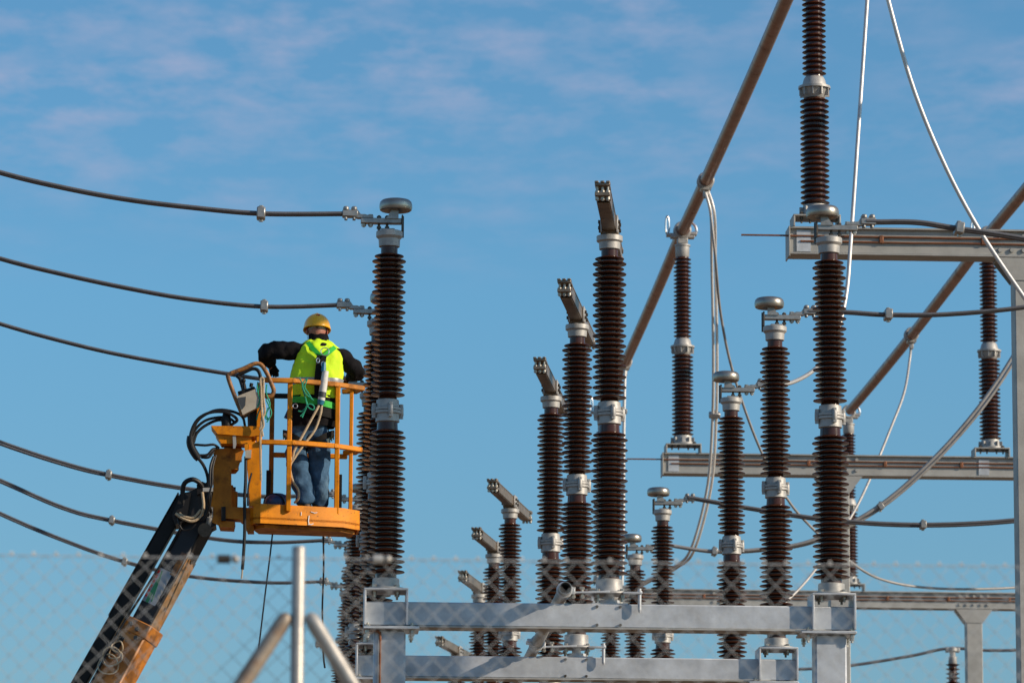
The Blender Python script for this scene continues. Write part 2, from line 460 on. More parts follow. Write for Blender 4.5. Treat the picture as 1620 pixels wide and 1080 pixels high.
def end_post(sg):
    """end post of the disconnector: sg=-1 its terminal points left, +1 right"""
    t = thing('post_insulator', (0, 0, 0))
    b = MB()
    b.lathe([(.14, 0.0), (.145, .003), (.145, .012), (.105, .016), (.099, .022), (.097, zf(926)), (.092, zf(925))], 32)
    fl = b.build('base_flange', cast, t)
    for a in range(4):
        bb = MB(); an = PI / 4 + a * PI / 2
        p = V((.118 * cos(an), .118 * sin(an), 0))
        hexbolt(bb, p + V((0, 0, .022)), .016, .02); bb.cyl(p + V((0, 0, -.06)), p + V((0, 0, .02)), .009, 8)
        hexbolt(bb, p + V((0, 0, -.026)), .018, .022)
        bb.build('bolt', bolt, fl)
    lo = MB()
    lo.lathe(sheds([(.077, zf(925.5)), (.077, zf(918))], zf(914.5), zf(694), 14, .077, .137, .121) + [(.077, zf(690)), (.074, zf(678))], 40)
    lo.build('porcelain_section', porcelain, t)
    joint(t, zf(678), zf(642))
    hi = MB()
    hi.lathe(sheds([(.069, zf(642.5)), (.067, zf(638))], zf(634), zf(412), 14, .062, .126, .109) + [(.062, zf(406)), (.062, zf(397))], 40)
    hi.build('porcelain_section', porcelain, t)
    c = MB(); z0, z1 = zf(397.5), zf(372)
    c.lathe([(.07, z0), (.077, z0 + .004), (.080, z0 + .06), (.094, z1 - .045), (.098, z1 - .040), (.098, z1 - .004), (.094, z1)], 36)
    c.build('cap', cast, t)
    # terminal: pad, studs, bar, stepped clamp, corona ring
    tm = MB()
    tm.box((sg * .012, 0, z1 + .008), (.10, .10, .016), bev=.003)
    pad = tm.build('terminal_pad', alu, t)
    for x in (.018, .078):
        q = MB(); q.cyl((sg * x, 0, z1 + .01), (sg * x, 0, z1 + .12), .010, 8)
        hexbolt(q, (sg * x, 0, z1 + .028), .017, .018); hexbolt(q, (sg * x, 0, z1 + .105), .017, .018)
        q.build('stud', boltd, pad)
    bar = MB()
    bar.box((sg * .062, 0, z1 + .076), (.30, .075, .038), bev=.004)
    bar.box((sg * .18, 0, z1 + .104), (.12, .07, .018), bev=.003)
    bo = bar.build('terminal_bar', alu, t)
    for x in (.14, .19):
        q = MB(); hexbolt(q, (sg * x, 0, z1 + .118), .018, .016); q.cyl((sg * x, 0, z1 + .03), (sg * x, 0, z1 + .12), .010, 8)
        hexbolt(q, (sg * x, 0, z1 + .047), .018, .02); q.build('bolt', bolt, bo)
    q = MB(); q.box((-sg * .094, 0, z1 + .06), (.012, .09, .12), bev=.002)
    q.box((-sg * .098, 0.02, z1 + .04), (.018, .02, .16)); q.build('end_plate', boltd, bo)
    cl_ = MB()
    cl_.add(*zstep(sg, z1)); 
    cl_.box((sg * .292, 0, z1 + .128), (.115, .085, .05), bev=.006)
    co = cl_.build('cable_clamp', alu, t)
    for x in (.262, .322):
        for y in (-.022, .022):
            q = MB(); q.lathe([(.016, 0), (.022, .006), (.022, .02), (.014, .028)], 12, (sg * x, y, z1 + .152))
            q.cyl((sg * x, y, z1 + .085), (sg * x, y, z1 + .16), .012, 8); q.build('bolt', alu, co)
    rg = MB()
    rx = -sg * .045
    zr = z1 + .155
    rg.lathe([(.070, zr + .050), (.085, zr + .02), (.098, zr + .006), (.108, zr), (.117, zr + .006), (.1215, zr + .022), (.1215, zr + .045), (.116, zr + .066),
              (.103, zr + .079), (.085, zr + .084), (.03, zr + .086), (.03, zr + .070), (.060, zr + .066)], 48, (rx, 0, 0))
    ro = rg.build('corona_ring', ringm, t)
    q = MB()
    y0 = -.012
    q.slab([(rx - .05 * 0 - sg * .02, z1 + .09), (rx - sg * .02, zr + .07), (rx + sg * .022, zr + .07), (rx + sg * .03, zr + .0), (rx + sg * .06, z1 + .105), (rx + sg * .075, z1 + .09)], -.05, -.04, px=False)
    q.box((rx + 0, .012, zr + .066), (.08, .1, .006))
    q.build('ring_bracket', alu, ro)
    return t
def zstep(sg, z1):
    pl = [(.20, z1 + .097), (.236, z1 + .097), (.262, z1 + .103), (.262, z1 + .153), (.235, z1 + .153), (.215, z1 + .123), (.13, z1 + .113), (.13, z1 + .097)]
    pl = [(sg * a, b) for a, b in pl]
    n = len(pl); q = [V((a, -.036, b)) for a, b in pl] + [V((a, .036, b)) for a, b in pl]
    f_ = [tuple(range(n)), tuple(range(n, 2 * n))[::-1]] + [((i + 1) % n, i, n + i, n + (i + 1) % n) for i in range(n)]
    return q, f_
def joint(t, z0, z1):
    h = z1 - z0; zm = z0 + h * .5
    j = MB()
    j.lathe([(.074, z0 - .004), (.088, z0 + .004), (.086, zm - .026), (.100, zm - .020), (.100, zm - .002), (.097, zm), (.097, zm + .002), (.100, zm + .004), (.100, zm + .020),
             (.086, zm + .028), (.082, z1 - .004), (.070, z1 + .003)], 36)
    jo = j.build('joint_flange', cast, t)
    for a in range(4):
        an = R(12) + a * PI / 2
        p = V((.101 * cos(an), .101 * sin(an), zm))
        q = MB()
        q.lathe([(.016, -.036), (.019, -.03), (.019, .03), (.016, .036)], 12, p)
        q.cyl(p + V((0, 0, -.052)), p + V((0, 0, .052)), .011, 8)
        hexbolt(q, p + V((0, 0, .045)), .017, .016); hexbolt(q, p + V((0, 0, -.045)), .017, .016)
        q.build('bolt_lug', cast, jo)
    q = MB(); q.torus((0, 0, zm + .001), .098, .0035, 36, 6); q.build('gasket', boltd, jo)
    return jo

def centre_post():
    t = thing('rotating_insulator', (0, 0, 0))
    dz = -0.012                                    # everything is measured from the front centre column
    b = MB()
    b.lathe([(.078, zc_(958) - .0), (.078, zc_(951)), (.036, zc_(950)), (.036, zc_(942))], 24)
    b.build('bearing', galv, t)
    b = MB()
    b.lathe([(.15, zc_(942)), (.15, zc_(939)), (.104, zc_(938)), (.099, zc_(936)), (.097, zc_(919)), (.09, zc_(918))], 36)
    fl = b.build('base_flange', cast, t)
    for a in range(4):
        bb = MB(); an = PI / 4 + a * PI / 2
        p = V((.125 * cos(an), .125 * sin(an), zc_(940)))
        hexbolt(bb, p + V((0, 0, .016)), .016, .018); bb.cyl(p + V((0, 0, -.07)), p + V((0, 0, .01)), .009, 8)
        hexbolt(bb, p + V((0, 0, -.03)), .018, .024)
        bb.build('bolt', bolt, fl)
    lv = MB()
    za = zc_(941.5)
    lv.box((-.14, -.13, za), (.27, .05, .014), Matrix.Rotation(R(-2), 3, 'Y'), .002)
    lv.box((.16, -.13, za - .002), (.14, .05, .014), Matrix.Rotation(R(1.5), 3, 'Y'), .002)
    lo_ = lv.build('lever', galv, t)
    q = MB(); q.cyl((.212, -.135, za + .03), (.212, -.135, za - .125), .013, 10); q.lathe([(.013, -.01), (.02, -.006), (.02, .012), (.013, .016)], 12, (.212, -.135, za))
    q.lathe([(.006, -.02), (.013, 0)], 10, (.212, -.135, za - .125)); q.build('pin', galv, lo_)
    q = MB(); q.box((-.285, -.13, za + .004), (.055, .075, .05), bev=.006); q.torus((-.335, -.16, za + .012), .05, .010, 24, 8, Matrix.Rotation(PI / 2, 3, 'X'))
    cc = q.build('pipe_clamp', galv, lo_)
    for x in (-.27, -.205):
        q = MB(); q.cyl((x, -.13, za - .045), (x, -.13, za + .035), .011, 8); hexbolt(q, (x, -.13, za + .03), .018, .016); hexbolt(q, (x, -.13, za - .03), .018, .02)
        q.build('bolt', bolt, lo_)
    lo = MB()
    lo.lathe(sheds([(.077, zc_(918.5)), (.077, zc_(914))], zc_(908), zc_(691), 14, .077, .137, .121) + [(.077, zc_(687)), (.074, zc_(675))], 40)
    lo.build('porcelain_section', porcelain, t)
    joint(t, zc_(675), zc_(639))
    hi = MB()
    hi.lathe(sheds([(.069, zc_(639.5)), (.067, zc_(636))], zc_(632), zc_(411), 14, .062, .126, .109) + [(.062, zc_(405)), (.062, zc_(396))], 40)
    hi.build('porcelain_section', porcelain, t)
    c = MB(); z0, z1 = zc_(396.5), zc_(374)
    c.lathe([(.07, z0), (.077, z0 + .004), (.080, z0 + .055), (.092, z1 - .045), (.097, z1 - .040), (.097, z1 - .004), (.090, z1)], 36)
    c.build('cap', cast, t)
    # blade arm lying along Y (open position); its own origin on the axis so that it can be turned
    a = MB()
    H = .088; z0 = z1 + .03; LN = 1.21
    a.box((0, 0, z1 + .015), (.13, .16, .03), bev=.004)
    a.box((-.044, 0, z0 + H / 2), (.010, 2 * LN - .26, H))
    a.box((.044, 0, z0 + H / 2), (.010, 2 * LN - .26, H))
    a.box((0, 0, z0 + H + .0045), (.106, 2 * LN - .2, .009))
    a.box((0, 0, z0 - .0025), (.080, 2 * LN - .3, .009))
    ao = a.build('blade_arm', armm, t, (0, 0, z1))
    q = MB()
    for x in (-.058, .058):
        q.box((x, 0, z0 + .045), (.014, .20, .13), bev=.003)
    qo = q.build('arm_saddle', cast, ao)
    for x in (-.071, .071):
        for y in (-.06, .06):
            for zz in (.02, .065):
                q = MB(); q.lathe([(.014, -.012), (.014, .012)], 6, (x, y, z0 + zz), Matrix.Rotation(PI / 2, 3, 'Y')); q.build('bolt', boltd, ao)
    for s_ in (-1, 1):
        q = MB()
        ye = s_ * (LN - .05)
        q.box((0, ye, z0 + H + .006), (.108, .20, .020), bev=.003)
        q.box((0, ye, z0 + .022), (.108, .20, .026), bev=.003)
        for x in (-.041, 0, .041):
            q.box((x, ye + s_ * .06, z0 + H + .02), (.028, .1, .014), bev=.003)
        e = q.build('contact_end', armm, ao)
        for x in (-.038, 0, .038):
            q = MB(); yb = ye + s_ * .055
            q.cyl((x, yb, z0 - .02), (x, yb, z0 + H), .009, 8)
            q.lathe([(.017, 0), (.017, .016), (.010, .02)], 10, (x, yb, z0 + .036))
            q.lathe([(.010, -.024), (.016, -.02), (.016, 0)], 10, (x, yb, z0 + .008)); q.build('bolt', bolt, e)
    return t

protoL, protoR, protoC = end_post(-1), end_post(1), centre_post()
GL, GC, GR = 'ribbed post insulators of the left line', 'rotating post insulators carrying open blade arms', 'ribbed post insulators of the right line'
labL = ['tall dark ribbed insulator on the left bracket of the nearest beam, mushroom ring on top',
        'ribbed insulator just behind the nearest left one, its cable passing above the worker\'s helmet',
        'ribbed insulator touching the right rail of the lift basket',
        'ribbed insulator whose ring peeks out just right of the basket floor',
        'ribbed insulator whose cable clamp shows just under the basket floor',
        'ribbed insulator whose cable clamp shows right of the fence post top',
        'farthest ribbed insulator of the left line, only its clamp beside the right fence brace']
labC = ['tallest brown ribbed insulator in the middle, blade arm rising highest against the sky',
        'middle brown ribbed insulator with the second highest blade arm',
        'brown ribbed insulator in the middle with the third highest blade arm',
        'smaller brown ribbed insulator behind, its arm the first of the slanting arms above the beam',
        'smaller brown ribbed insulator behind, with the middle one of the slanting arms',
        'smaller brown ribbed insulator behind, its arm the lowest of those above the upper beam',
        'brown ribbed insulator whose slanting arm lies between the two grey beams']
labR = ['tall brown ribbed insulator standing on the right bracket of the nearest beam',
        'brown ribbed insulator just left of the tall right one, standing on the lower beam bracket',
        'brown ribbed insulator third from the right, its ring beside the white dropper cable',
        'shorter brown ribbed insulator with a ring left of the hanging white cables',
        'short brown ribbed insulator, flat ring peeking out just right of the tallest middle one',
        'brown ribbed insulator hidden behind the tallest middle one, seen only between the two grey beams',
        'farthest brown ribbed insulator of the right line, behind the lower beam']
ARM_ROT = [6.5, 8, 7, 12, 10.5, 12, 13]
for i, y in enumerate(ROWS):
    for proto, x, lab, grp in ((protoL, XL, labL, GL), (protoC, XC, labC, GC), (protoR, XR, labR, GR)):
        if i == 6 and proto is protoR: continue
        o = proto if i == 0 else copy_tree(proto)
        o.location = (x, y, ZB)
        tag(o, lab[i], 'insulator', grp)
        if i:
            o.rotation_euler.z = R(random.uniform(-1.5, 1.5)) if proto is protoC else 0
        if proto is protoC:
            for ch in bpy.data.objects:
                if ch.parent == o and ch.name.startswith('blade_arm'):
                    ch.rotation_euler.z = R(-ARM_ROT[i]) * 1.0
WPB = {}

# support beams of the two nearest rows, with brackets
BT, BBm = zc_(958.5), zc_(995.5)
def support_beam(y, label):
    t = thing('support_beam', ((XL + XR) / 2, y, ZB + BBm), label, 'beam', 'galvanised beams under the insulators')
    x0, x1 = XL - .15, XR + .155
    zt, zb = ZB + BT, ZB + BBm
    D = .20
    b = MB()
    b.box(((x0 + x1) / 2, y, (zt + zb) / 2), (x1 - x0, D, zt - zb), bev=.008)
    b.build('box_section', galv, t)
    b = MB(); b.box(((x0 + x1) / 2, y, zb - .006), (x1 - x0 - .34, D + .03, .010)); b.build('bottom_plate', galvw, t)
    for s_, xx in ((-1, XL), (1, XR)):
        b = MB(); W = .32; dp = D + .125; th = .016
        zt2 = ZB - .001
        b.box((xx, y, zt2 - th / 2), (W, dp, th), bev=.004)
        b.box((xx - W / 2 + th / 2, y, (zt2 - th + zb) / 2), (th, dp, zt2 - th - zb), bev=.003)
        b.box((xx + W / 2 - th / 2, y, (zt2 - th + zb) / 2), (th, dp, zt2 - th - zb), bev=.003)
        k = b.build('mounting_bracket', galv, t)
        b = MB(); b.box((xx - s_ * .04, y, zb - .022), (W + .085, dp + .03, .020), bev=.004)
        b.build('foot_plate', galv, k)
        for px_ in (-.19, .13) if s_ > 0 else (-.13, .19):
            for yy in (-.14, .14):
                q = MB(); c = V((xx + px_, y + yy, zb - .03))
                q.cyl(c + V((0, 0, -.065)), c + V((0, 0, .045)), .010, 8); hexbolt(q, c + V((0, 0, -.02)), .019, .02); hexbolt(q, c + V((0, 0, -.042)), .017, .014)
                hexbolt(q, c + V((0, 0, .024)), .018, .014)
                q.build('bolt', bolt, k)
    for px_ in (-.085, .085):
        for zz in (zt - .02, zb + .02):
            q = MB(); hexbolt(q, (XC + px_ - .01, y - D / 2 - .006, zz), .011, .014, 'Y'); q.build('bolt', boltd, t)
    q = MB(); q.box((XC, y, zt + .004), (.26, D - .02, .008)); q.build('bearing_plate', galv, t)
    return t
support_beam(ROWS[0], 'upper galvanised box beam crossing between the two nearest end insulators')
support_beam(ROWS[1], 'lower galvanised box beam half a span behind, cut by the photo bottom')
zb = ZB + BBm
for xx, lb, ex in ((XL + .03, 'square grey steel post with a copper strap under the left end of the upper beam', 1),
                   (XR - .02, 'square speckled steel post under the right end of the upper beam', 0)):
    t = thing('support_post', (xx, Y1, 0), lb, 'post', 'square posts under the nearest beam')
    q = MB(); q.box((xx, Y1, (zb - .033) / 2), (.23, .23, zb - .033), bev=.012); q.build('shaft', galv, t)
    q = MB(); q.box((xx, Y1, .012), (.4, .4, .024), bev=.003); q.build('base_plate', galv, t)
    if ex:
        q = MB()
        q.tube(spline([(xx - .17, Y1 - .14, zb - .045), (xx - .10, Y1 - .145, zb - .045), (xx - .075, Y1 - .135, zb - .06), (xx - .07, Y1 - .13, zb - .11), (xx - .07, Y1 - .13, zb - .6), (xx - .07, Y1 - .13, .05)], 6), .009, 8)
        q.build('earth_strap', copper, t)

# round steel masts added unseen right of the frame to shade the left insulators
for i in range(3):
    d = 7.6; x = XL + d; y = ROWS[i] - d * math.tan(R(SUN_AZ - 90)) + (.06, 0, 0)[i]
    t = thing('shade_mast', (x, y, 0), ('nearest', 'second', 'farthest')[i] + ' of three unseen round masts added on the right to shade the left insulators', 'mast', 'unseen masts added for shade')
    q = MB(); q.lathe([(.20, 0), (.20, .6), (.18, .7), (.165, 13.2)], 24, (x, y, 0)); q.build('shaft', galvw, t)
    q = MB(); q.lathe([(.40, 0.0), (.40, .03)], 8, (x, y, 0)); q.lathe([(.3, 0), (.3, .03), (.05, .05), (.04, .9), (.01, .95)], 16, (x, y, 13.2)); q.build('cap_plate', galv, t)

# operating pipe joining the rotating columns of the three near rows
za = ZB + zc_(941.5)
t = thing('operating_pipe', (XC - .335, ROWS[0] - .25, za + .012), 'slanting grey pipe with an open end running back between the beams', 'pipe')
q = MB(); p0, p1 = V((XC - .335, ROWS[0] - .28, za + .012)), V((XC - .335, ROWS[1] - .10, za + .012))
def openpipe(q, p0, p1, r, th=.005, n=20):
    d = (p1 - p0); u = V((1, 0, 0)); v_ = V((0, 0, 1))
    vs = []; fs = []
    for p, rr in ((p0 + d * .15, r - th), (p0, r - th), (p0, r), (p1, r)):
        for k in range(n):
            a = 2 * PI * k / n; vs.append(p + u * rr * cos(a) + v_ * rr * sin(a))
    for i in range(3):
        for k in range(n):
            fs.append((i * n + k, i * n + (k + 1) % n, (i + 1) * n + (k + 1) % n, (i + 1) * n + k))
    q.add(vs, fs)
openpipe(q, p0, p1, .046); q.build('tube', galvw, t)
q = MB(); openpipe(q, V((p1.x, ROWS[1] - .28, p1.z)), V((p1.x, ROWS[2] + .2, p1.z)), .0455); q.build('tube', galvw, t)
for k, yy in enumerate((ROWS[1] - .36, ROWS[1] - .2)):
    q = MB(); q.torus((p1.x, yy, p1.z), .05, .008, 24, 8, Matrix.Rotation(PI / 2, 3, 'X')); q.box((p1.x - .06, yy, p1.z + .01), (.05, .03, .03), bev=.004); q.build('pipe_collar', galv, t)

# ------------------------------------------------------------------ gantries, busbars
YG = [40.0, 53.9, 67.8]
ZG = U(1200, 719.5, YG[1]).z                     # top of gantry beams
XG = U(1048, 735, YG[1]).x                       # left end of gantry beams
X1g, X2g = U(1080, 712, YG[1]).x, U(1567, 712, YG[1]).x
XP1, XP2 = U(1327, 900, YG[1]).x, U(1540, 1000, YG[2]).x
HB = U(1200, 719.5, YG[1]).z - U(1200, 752.5, YG[1]).z
def zg(y): return U(1080, y, YG[1]).z - U(1080, 718, YG[1]).z
GG = 'steel gantry beams carrying the busbar insulators'
labG = ['nearest and highest steel gantry beam, joining the post at the right edge', 'middle steel gantry beam running behind the right insulators',
        'farthest and lowest steel gantry beam behind the fence top']
for i, y in enumerate(YG):
    x1 = XG + 9.6
    D = .26
    t = thing('gantry_beam', (XG, y, ZG - HB), labG[i], 'beam', GG)
    b = MB()
    b.box(((XG + x1) / 2, y, ZG - .009), (x1 - XG, D, .018), bev=.003)
    b.box(((XG + x1) / 2, y, ZG - HB + .010), (x1 - XG, D, .020), bev=.003)
    b.box(((XG + x1) / 2, y - .085, ZG - HB / 2), (x1 - XG, .012, HB - .038))
    b.build('beam_section', galvw, t)
    b = MB(); b.box((XG - .006, y, ZG - HB / 2 - .01), (.012, D + .03, HB + .02), bev=.002); b.build('end_plate', galvw, t)
    for xx in (XG + .13, X2g - .10):
        b = MB(); b.box((xx, y - .098, ZG - HB / 2), (.13, .010, HB - .06)); b.build('stiffener', galv, t)
    for k, dz in enumerate((.085, .135)):
        b = MB(); xs = [XG - .45 + .55 * k + (x1 - XG + .45) * j / 40 for j in range(41)]
        b.tube([(x, y - .106, ZG - dz + .004 * noise.noise(Vector((x * 1.7, k * 9, i)))) for x in xs if x < x1], .009, 6)
        b.build('earth_rod', copper, t)
    x = XG + .85
    while x < x1:
        b = MB(); b.box((x, y - .105, ZG - .11), (.04, .03, .075), bev=.006); b.build('rod_clip', copper, t); x += .95
    for xp in (XP1, XP2):
        for dx in (-.22, -.11, 0, .11, .22):
            for dz in (.06, .19):
                q = MB(); q.lathe([(.022, -.012), (.022, .012)], 6, (xp + dx, y - .098, ZG - dz), Matrix.Rotation(PI / 2, 3, 'X')); q.build('bolt', galvw, t)
labP = {(0, 0): 'thick grey gantry post along the right edge of the photo', (1, 0): 'grey gantry post standing right behind the tall right insulator',
        (2, 1): 'far grey gantry post with a flared head, lower right behind the fence'}
for (i, j), lb in labP.items():
    y = YG[i]; xx = (XP1, XP2)[j]
    if i == 0: xx = U(1626.5, 700, YG[0]).x
    t = thing('gantry_post', (xx, y, 0), lb, 'post', 'posts of the busbar gantries')
    b = MB(); zt = ZG - HB - .005; b.box((xx, y, (zt - .012) / 2), (.245, .24, zt - .012), bev=.008); b.build('shaft', galvw, t)
    b = MB()
    b.slab([(xx - .29, zt), (xx + .29, zt), (xx + .13, zt - .21), (xx - .13, zt - .21)], y - .128, y - .122, px=False)
    b.slab([(xx - .29, zt), (xx + .29, zt), (xx + .13, zt - .21), (xx - .13, zt - .21)], y + .122, y + .128, px=False)
    b.box((xx, y, zt - .008), (.56, .24, .012)); b.build('gusset', galvw, t)
    b = MB(); b.box((xx, y, .012), (.45, .45, .024)); b.build('base_plate', galvw, t)

def bus_post():
    t = thing('busbar_insulator', (0, 0, 0))
    def clos(prof, z0, z1, n, rc, Rs):
        p = (z1 - z0) / (n - 1)
        for k in range(n):
            z = z0 + p * k
            prof += [(rc, z - .014), (rc + .008, z - .009), (Rs - .008, z - .005), (Rs, z), (Rs - .004, z + .004), (rc + .008, z + .011), (rc, z + .017)]
        return prof
    z = zg(704)
    b = MB()
    b.box((0, 0, z - .008), (.44, .30, .016), bev=.003)
    for s_ in (-1, 1): b.box((s_ * .212, 0, (z - .016) / 2), (.016, .30, z - .016), bev=.003)
    k = b.build('mounting_bracket', galvw, t)
    for x in (-.14, -.06, .06, .14):
        q = MB(); q.cyl((x, -.1, z - .075), (x, -.1, z + .03), .010, 8); hexbolt(q, (x, -.1, z - .03), .018, .022); hexbolt(q, (x, -.1, z + .014), .019, .02); q.build('bolt', boltd, k)
    b = MB(); b.lathe([(.155, z), (.155, z + .022), (.125, z + .024), (.112, zg(690)), (.10, zg(689))], 32)
    for a in range(10):
        an = a * PI / 5 + .2; b.box((.130 * cos(an), .130 * sin(an), z + .05), (.045, .010, .075), Matrix.Rotation(an, 3, 'Z'))
    b.build('base_flange', cast, t)
    b = MB(); b.lathe(clos([(.095, zg(690))], zg(687), zg(565), 20, .099, .136) + [(.095, zg(561))], 36); b.build('porcelain_section', porcelain, t)
    b = MB(); z0, z1 = zg(562), zg(536); zm = (z0 + z1) / 2
    b.lathe([(.095, z0), (.10, z0 + .005), (.125, zm - .014), (.15, zm - .010), (.15, zm + .012), (.115, zm + .02), (.098, z1 - .02), (.085, z1)], 32)
    for a in range(10):
        an = a * PI / 5 + .1; b.box((.12 * cos(an), .12 * sin(an), zm - .045), (.045, .010, .07), Matrix.Rotation(an, 3, 'Z'))
    b.build('joint_flange', cast, t)
    b = MB(); b.lathe(clos([(.08, zg(537))], zg(532), zg(411), 20, .078, .112) + [(.075, zg(407))], 36); b.build('porcelain_section', porcelain, t)
    b = MB(); b.lathe([(.078, zg(407.5)), (.086, zg(406)), (.088, zg(391)), (.10, zg(390)), (.10, zg(388)), (.06, zg(387))], 28); b.build('cap', cast, t)
    zt = zg(365)
    b = MB(); zc0 = zg(387)
    b.box((0, 0, (zc0 + zt - .07) / 2), (.13, .12, zt - .07 - zc0), bev=.01)
    b.torus((0, -.05, zt), .09, .022, 28, 8, Matrix.Rotation(PI / 2, 3, 'X')); b.torus((0, .05, zt), .09, .022, 28, 8, Matrix.Rotation(PI / 2, 3, 'X'))
    b.box((-.14, 0, zt - .06), (.12, .12, .035), bev=.006); b.box((.13, 0, zt - .045), (.10, .12, .035), bev=.006)
    b.box((0, 0, zt - .085), (.30, .13, .03), bev=.006)
    c = b.build('tube_clamp', cast, t)
    b = MB(); b.torus((-.19, -.02, zt + .06), .115, .015, 28, 8, Matrix.Rotation(PI / 2, 3, 'X'), .18); b.build('corona_horn', steel, c)
    b = MB(); b.tube(spline([(.13, -.02, zt - .03), (.175, -.02, zt - .02), (.165, -.02, zt + .05), (.12, -.02, zt + .10)], 6), .018, 8); b.build('corona_horn', steel, c)
    return t
bp = bus_post()
lst = [(X1g, 0, 'ribbed insulator at the top edge of the photo, standing on the nearest gantry beam'),
       (X1g, 1, 'ribbed insulator holding the left brown busbar above the middle gantry beam'),
       (X2g, 1, 'ribbed insulator beside the right edge post, holding the right brown busbar'),
       (X2g, 2, 'far ribbed insulator half hidden behind the tall right one, under the right busbar end'),
       (X1g, 2, 'far ribbed insulator hidden behind the tallest middle one, under the left busbar end')]
for k, (x, i, lb) in enumerate(lst):
    o = bp if k == 0 else copy_tree(bp)
    o.location = (x, YG[i], ZG + .001); tag(o, lb, 'insulator', 'busbar insulators on the gantries')
ZT = ZG + zg(365)
for x, ya, lb in ((X1g, 30.0, 'long brown busbar tube descending from the top edge through the middle'), (X2g, 34.0, 'brown busbar tube descending from the right edge')):
    b = MB(); pts = []
    k = 0; y = ya
    while y <= YG[2] + .5:
        fr = ((y - YG[0]) / 13.9) % 1.0
        pts.append((x, y, ZT - .10 * 4 * fr * (1 - fr) * .5)); y += .7
    b.tube(pts, .072, 28)
    o = b.build('busbar_tube', tubem); tag(o, lb, 'busbar', 'brown busbar tubes')

# ------------------------------------------------------------------ conductors
def cable(name, pts, r, mt, label, cat='cable', sep=0.0, spacers=(), group=None, spread=0.0, ax=(0, 1, 0)):
    P = spline([Vector(p) for p in pts], 12)
    t = thing(name, P[0], label, cat, group)
    offs = (0.0,) if not sep else (-sep / 2, sep / 2)
    for o_ in offs:
        b = MB(); n = len(P)
        q = []
        for i, p in enumerate(P):
            d = o_ * (1 + spread * (i / n))
            q.append(p + V(ax) * d + V((0, 0, -.25 * abs(d) * spread * (i / n) * (1 if o_ > 0 else -1))))
        b.tube(q, r, 10); b.build('strand', mt, t)
    for s_ in spacers:
        i = min(range(len(P)), key=lambda k: (P[k] - s_).length)
        d = (P[min(i + 1, len(P) - 1)] - P[max(i - 1, 0)]).normalized()
        q = MB(); q.beam(P[i] - d * .032, P[i] + d * .032, max(sep, r * 2) + .075, .085, bev=.008)
        c = q.build('spacer_clamp', alu, t)
        q = MB(); upd = V((0, 0, 1))
        q.cyl(P[i] - V((0, 0, .05)), P[i] + V((0, 0, .05)), .009, 8); hexbolt(q, P[i] + V((0, 0, .05)), .017, .02); hexbolt(q, P[i] + V((0, 0, -.05)), .017, .02); q.build('bolt', bolt, c)
    return t
# terminals of the left posts
ztop = zf(372) + .128
def TL(i): return V((XL - .345, ROWS[i], ZB + ztop))
def TR(i): return V((XR + .345, ROWS[i], ZB + ztop))
GLW = 'twin conductors leaving the left insulators'
Lw = [([(413, 338), (300, 328), (200, 315.5), (100, 297), (0, 273), (-160, 225)], (413, 338), 'topmost twin overhead cable on the left, running above the worker'),
      ([(418, 485), (300, 473), (200, 455.5), (100, 434), (0, 409), (-160, 360)], (418, 485), 'second twin overhead cable from the top on the left, just over the helmet'),
      ([(430, 600), (360, 591), (200, 563), (100, 540), (0, 512), (-160, 460)], None, 'third twin overhead cable from the top, passing behind the lift controls'),
      ([(420, 785), (290, 772), (172, 751), (100, 733), (0, 700), (-160, 640)], (172, 751), 'fourth cable down on the left, visibly split in two strands'),
      ([(430, 857.5), (340, 852), (177, 823), (100, 803), (0, 760), (-160, 690)], (177, 823), 'fifth cable down on the left, its clamp above the fence top'),
      ([(420, 921), (300, 911), (197, 888), (100, 854), (0, 812), (-160, 735)], (197, 888), 'lowest cable on the left, its clamp at the fence top')]
for i, (pp, sp, lb) in enumerate(Lw):
    pp = pp + [(-640, pp[-1][1] + (pp[-1][1] - pp[-2][1]) * 3.2)]
    pts = [TL(i)] + [U(a, b, ROWS[i]) for a, b in pp]
    pts[1].z = pts[1].z
    cable('twin_conductor', [pts[0] + V((.07, 0, 0))] + pts, .0145 if i > 2 else .0135, cond, lb, 'cable', .07 if i > 2 else .05, [U(sp[0], sp[1], ROWS[i])] if sp else [], GLW, .8 if i > 2 else .2)
GRW = 'conductors leaving the right insulators'
def prow(i, pp):
    if pp[-1][0] == 1760: pp = pp + [(2200, pp[-1][1] + (pp[-1][1] - pp[-2][1]) * 3)]
    return [U(a, b, ROWS[i]) for a, b in pp]
cable('twin_conductor', [TR(0) - V((.07, 0, 0)), TR(0)] + prow(0, [(1450, 352), (1510, 361), (1620, 378), (1760, 408)]), .0140, cond,
      'twin cable from the nearest right insulator crossing in front of the top gantry beam', 'cable', .07, prow(0, [(1514, 361)]), GRW)
cable('twin_conductor', [TR(1) - V((.07, 0, 0)), TR(1)] + prow(1, [(1340, 494), (1405, 498), (1500, 497), (1620, 486), (1760, 462)]), .0140, cond,
      'twin cable sagging to the right edge at mid height', 'cable', .07, prow(1, [(1405, 498)]), GRW)
p3 = [TR(2) - V((.07, 0, 0)), TR(2), U(1252, 605, ROWS[2] + .05), U(1290, 583, ROWS[2] + .1), U(1318, 545, ROWS[2] + .15), U(1338, 470, ROWS[2] + .3), U(1346, 380, ROWS[2] + .5), U(1357, 220, 40.2), U(1372, 0, 40.6), U(1380, -130, 40.9)]
cable('dropper_cable', p3, .019, drop, 'pale cable falling from the top edge and curling behind the tall right insulator', 'cable', 0, [], 'pale hanging dropper cables')
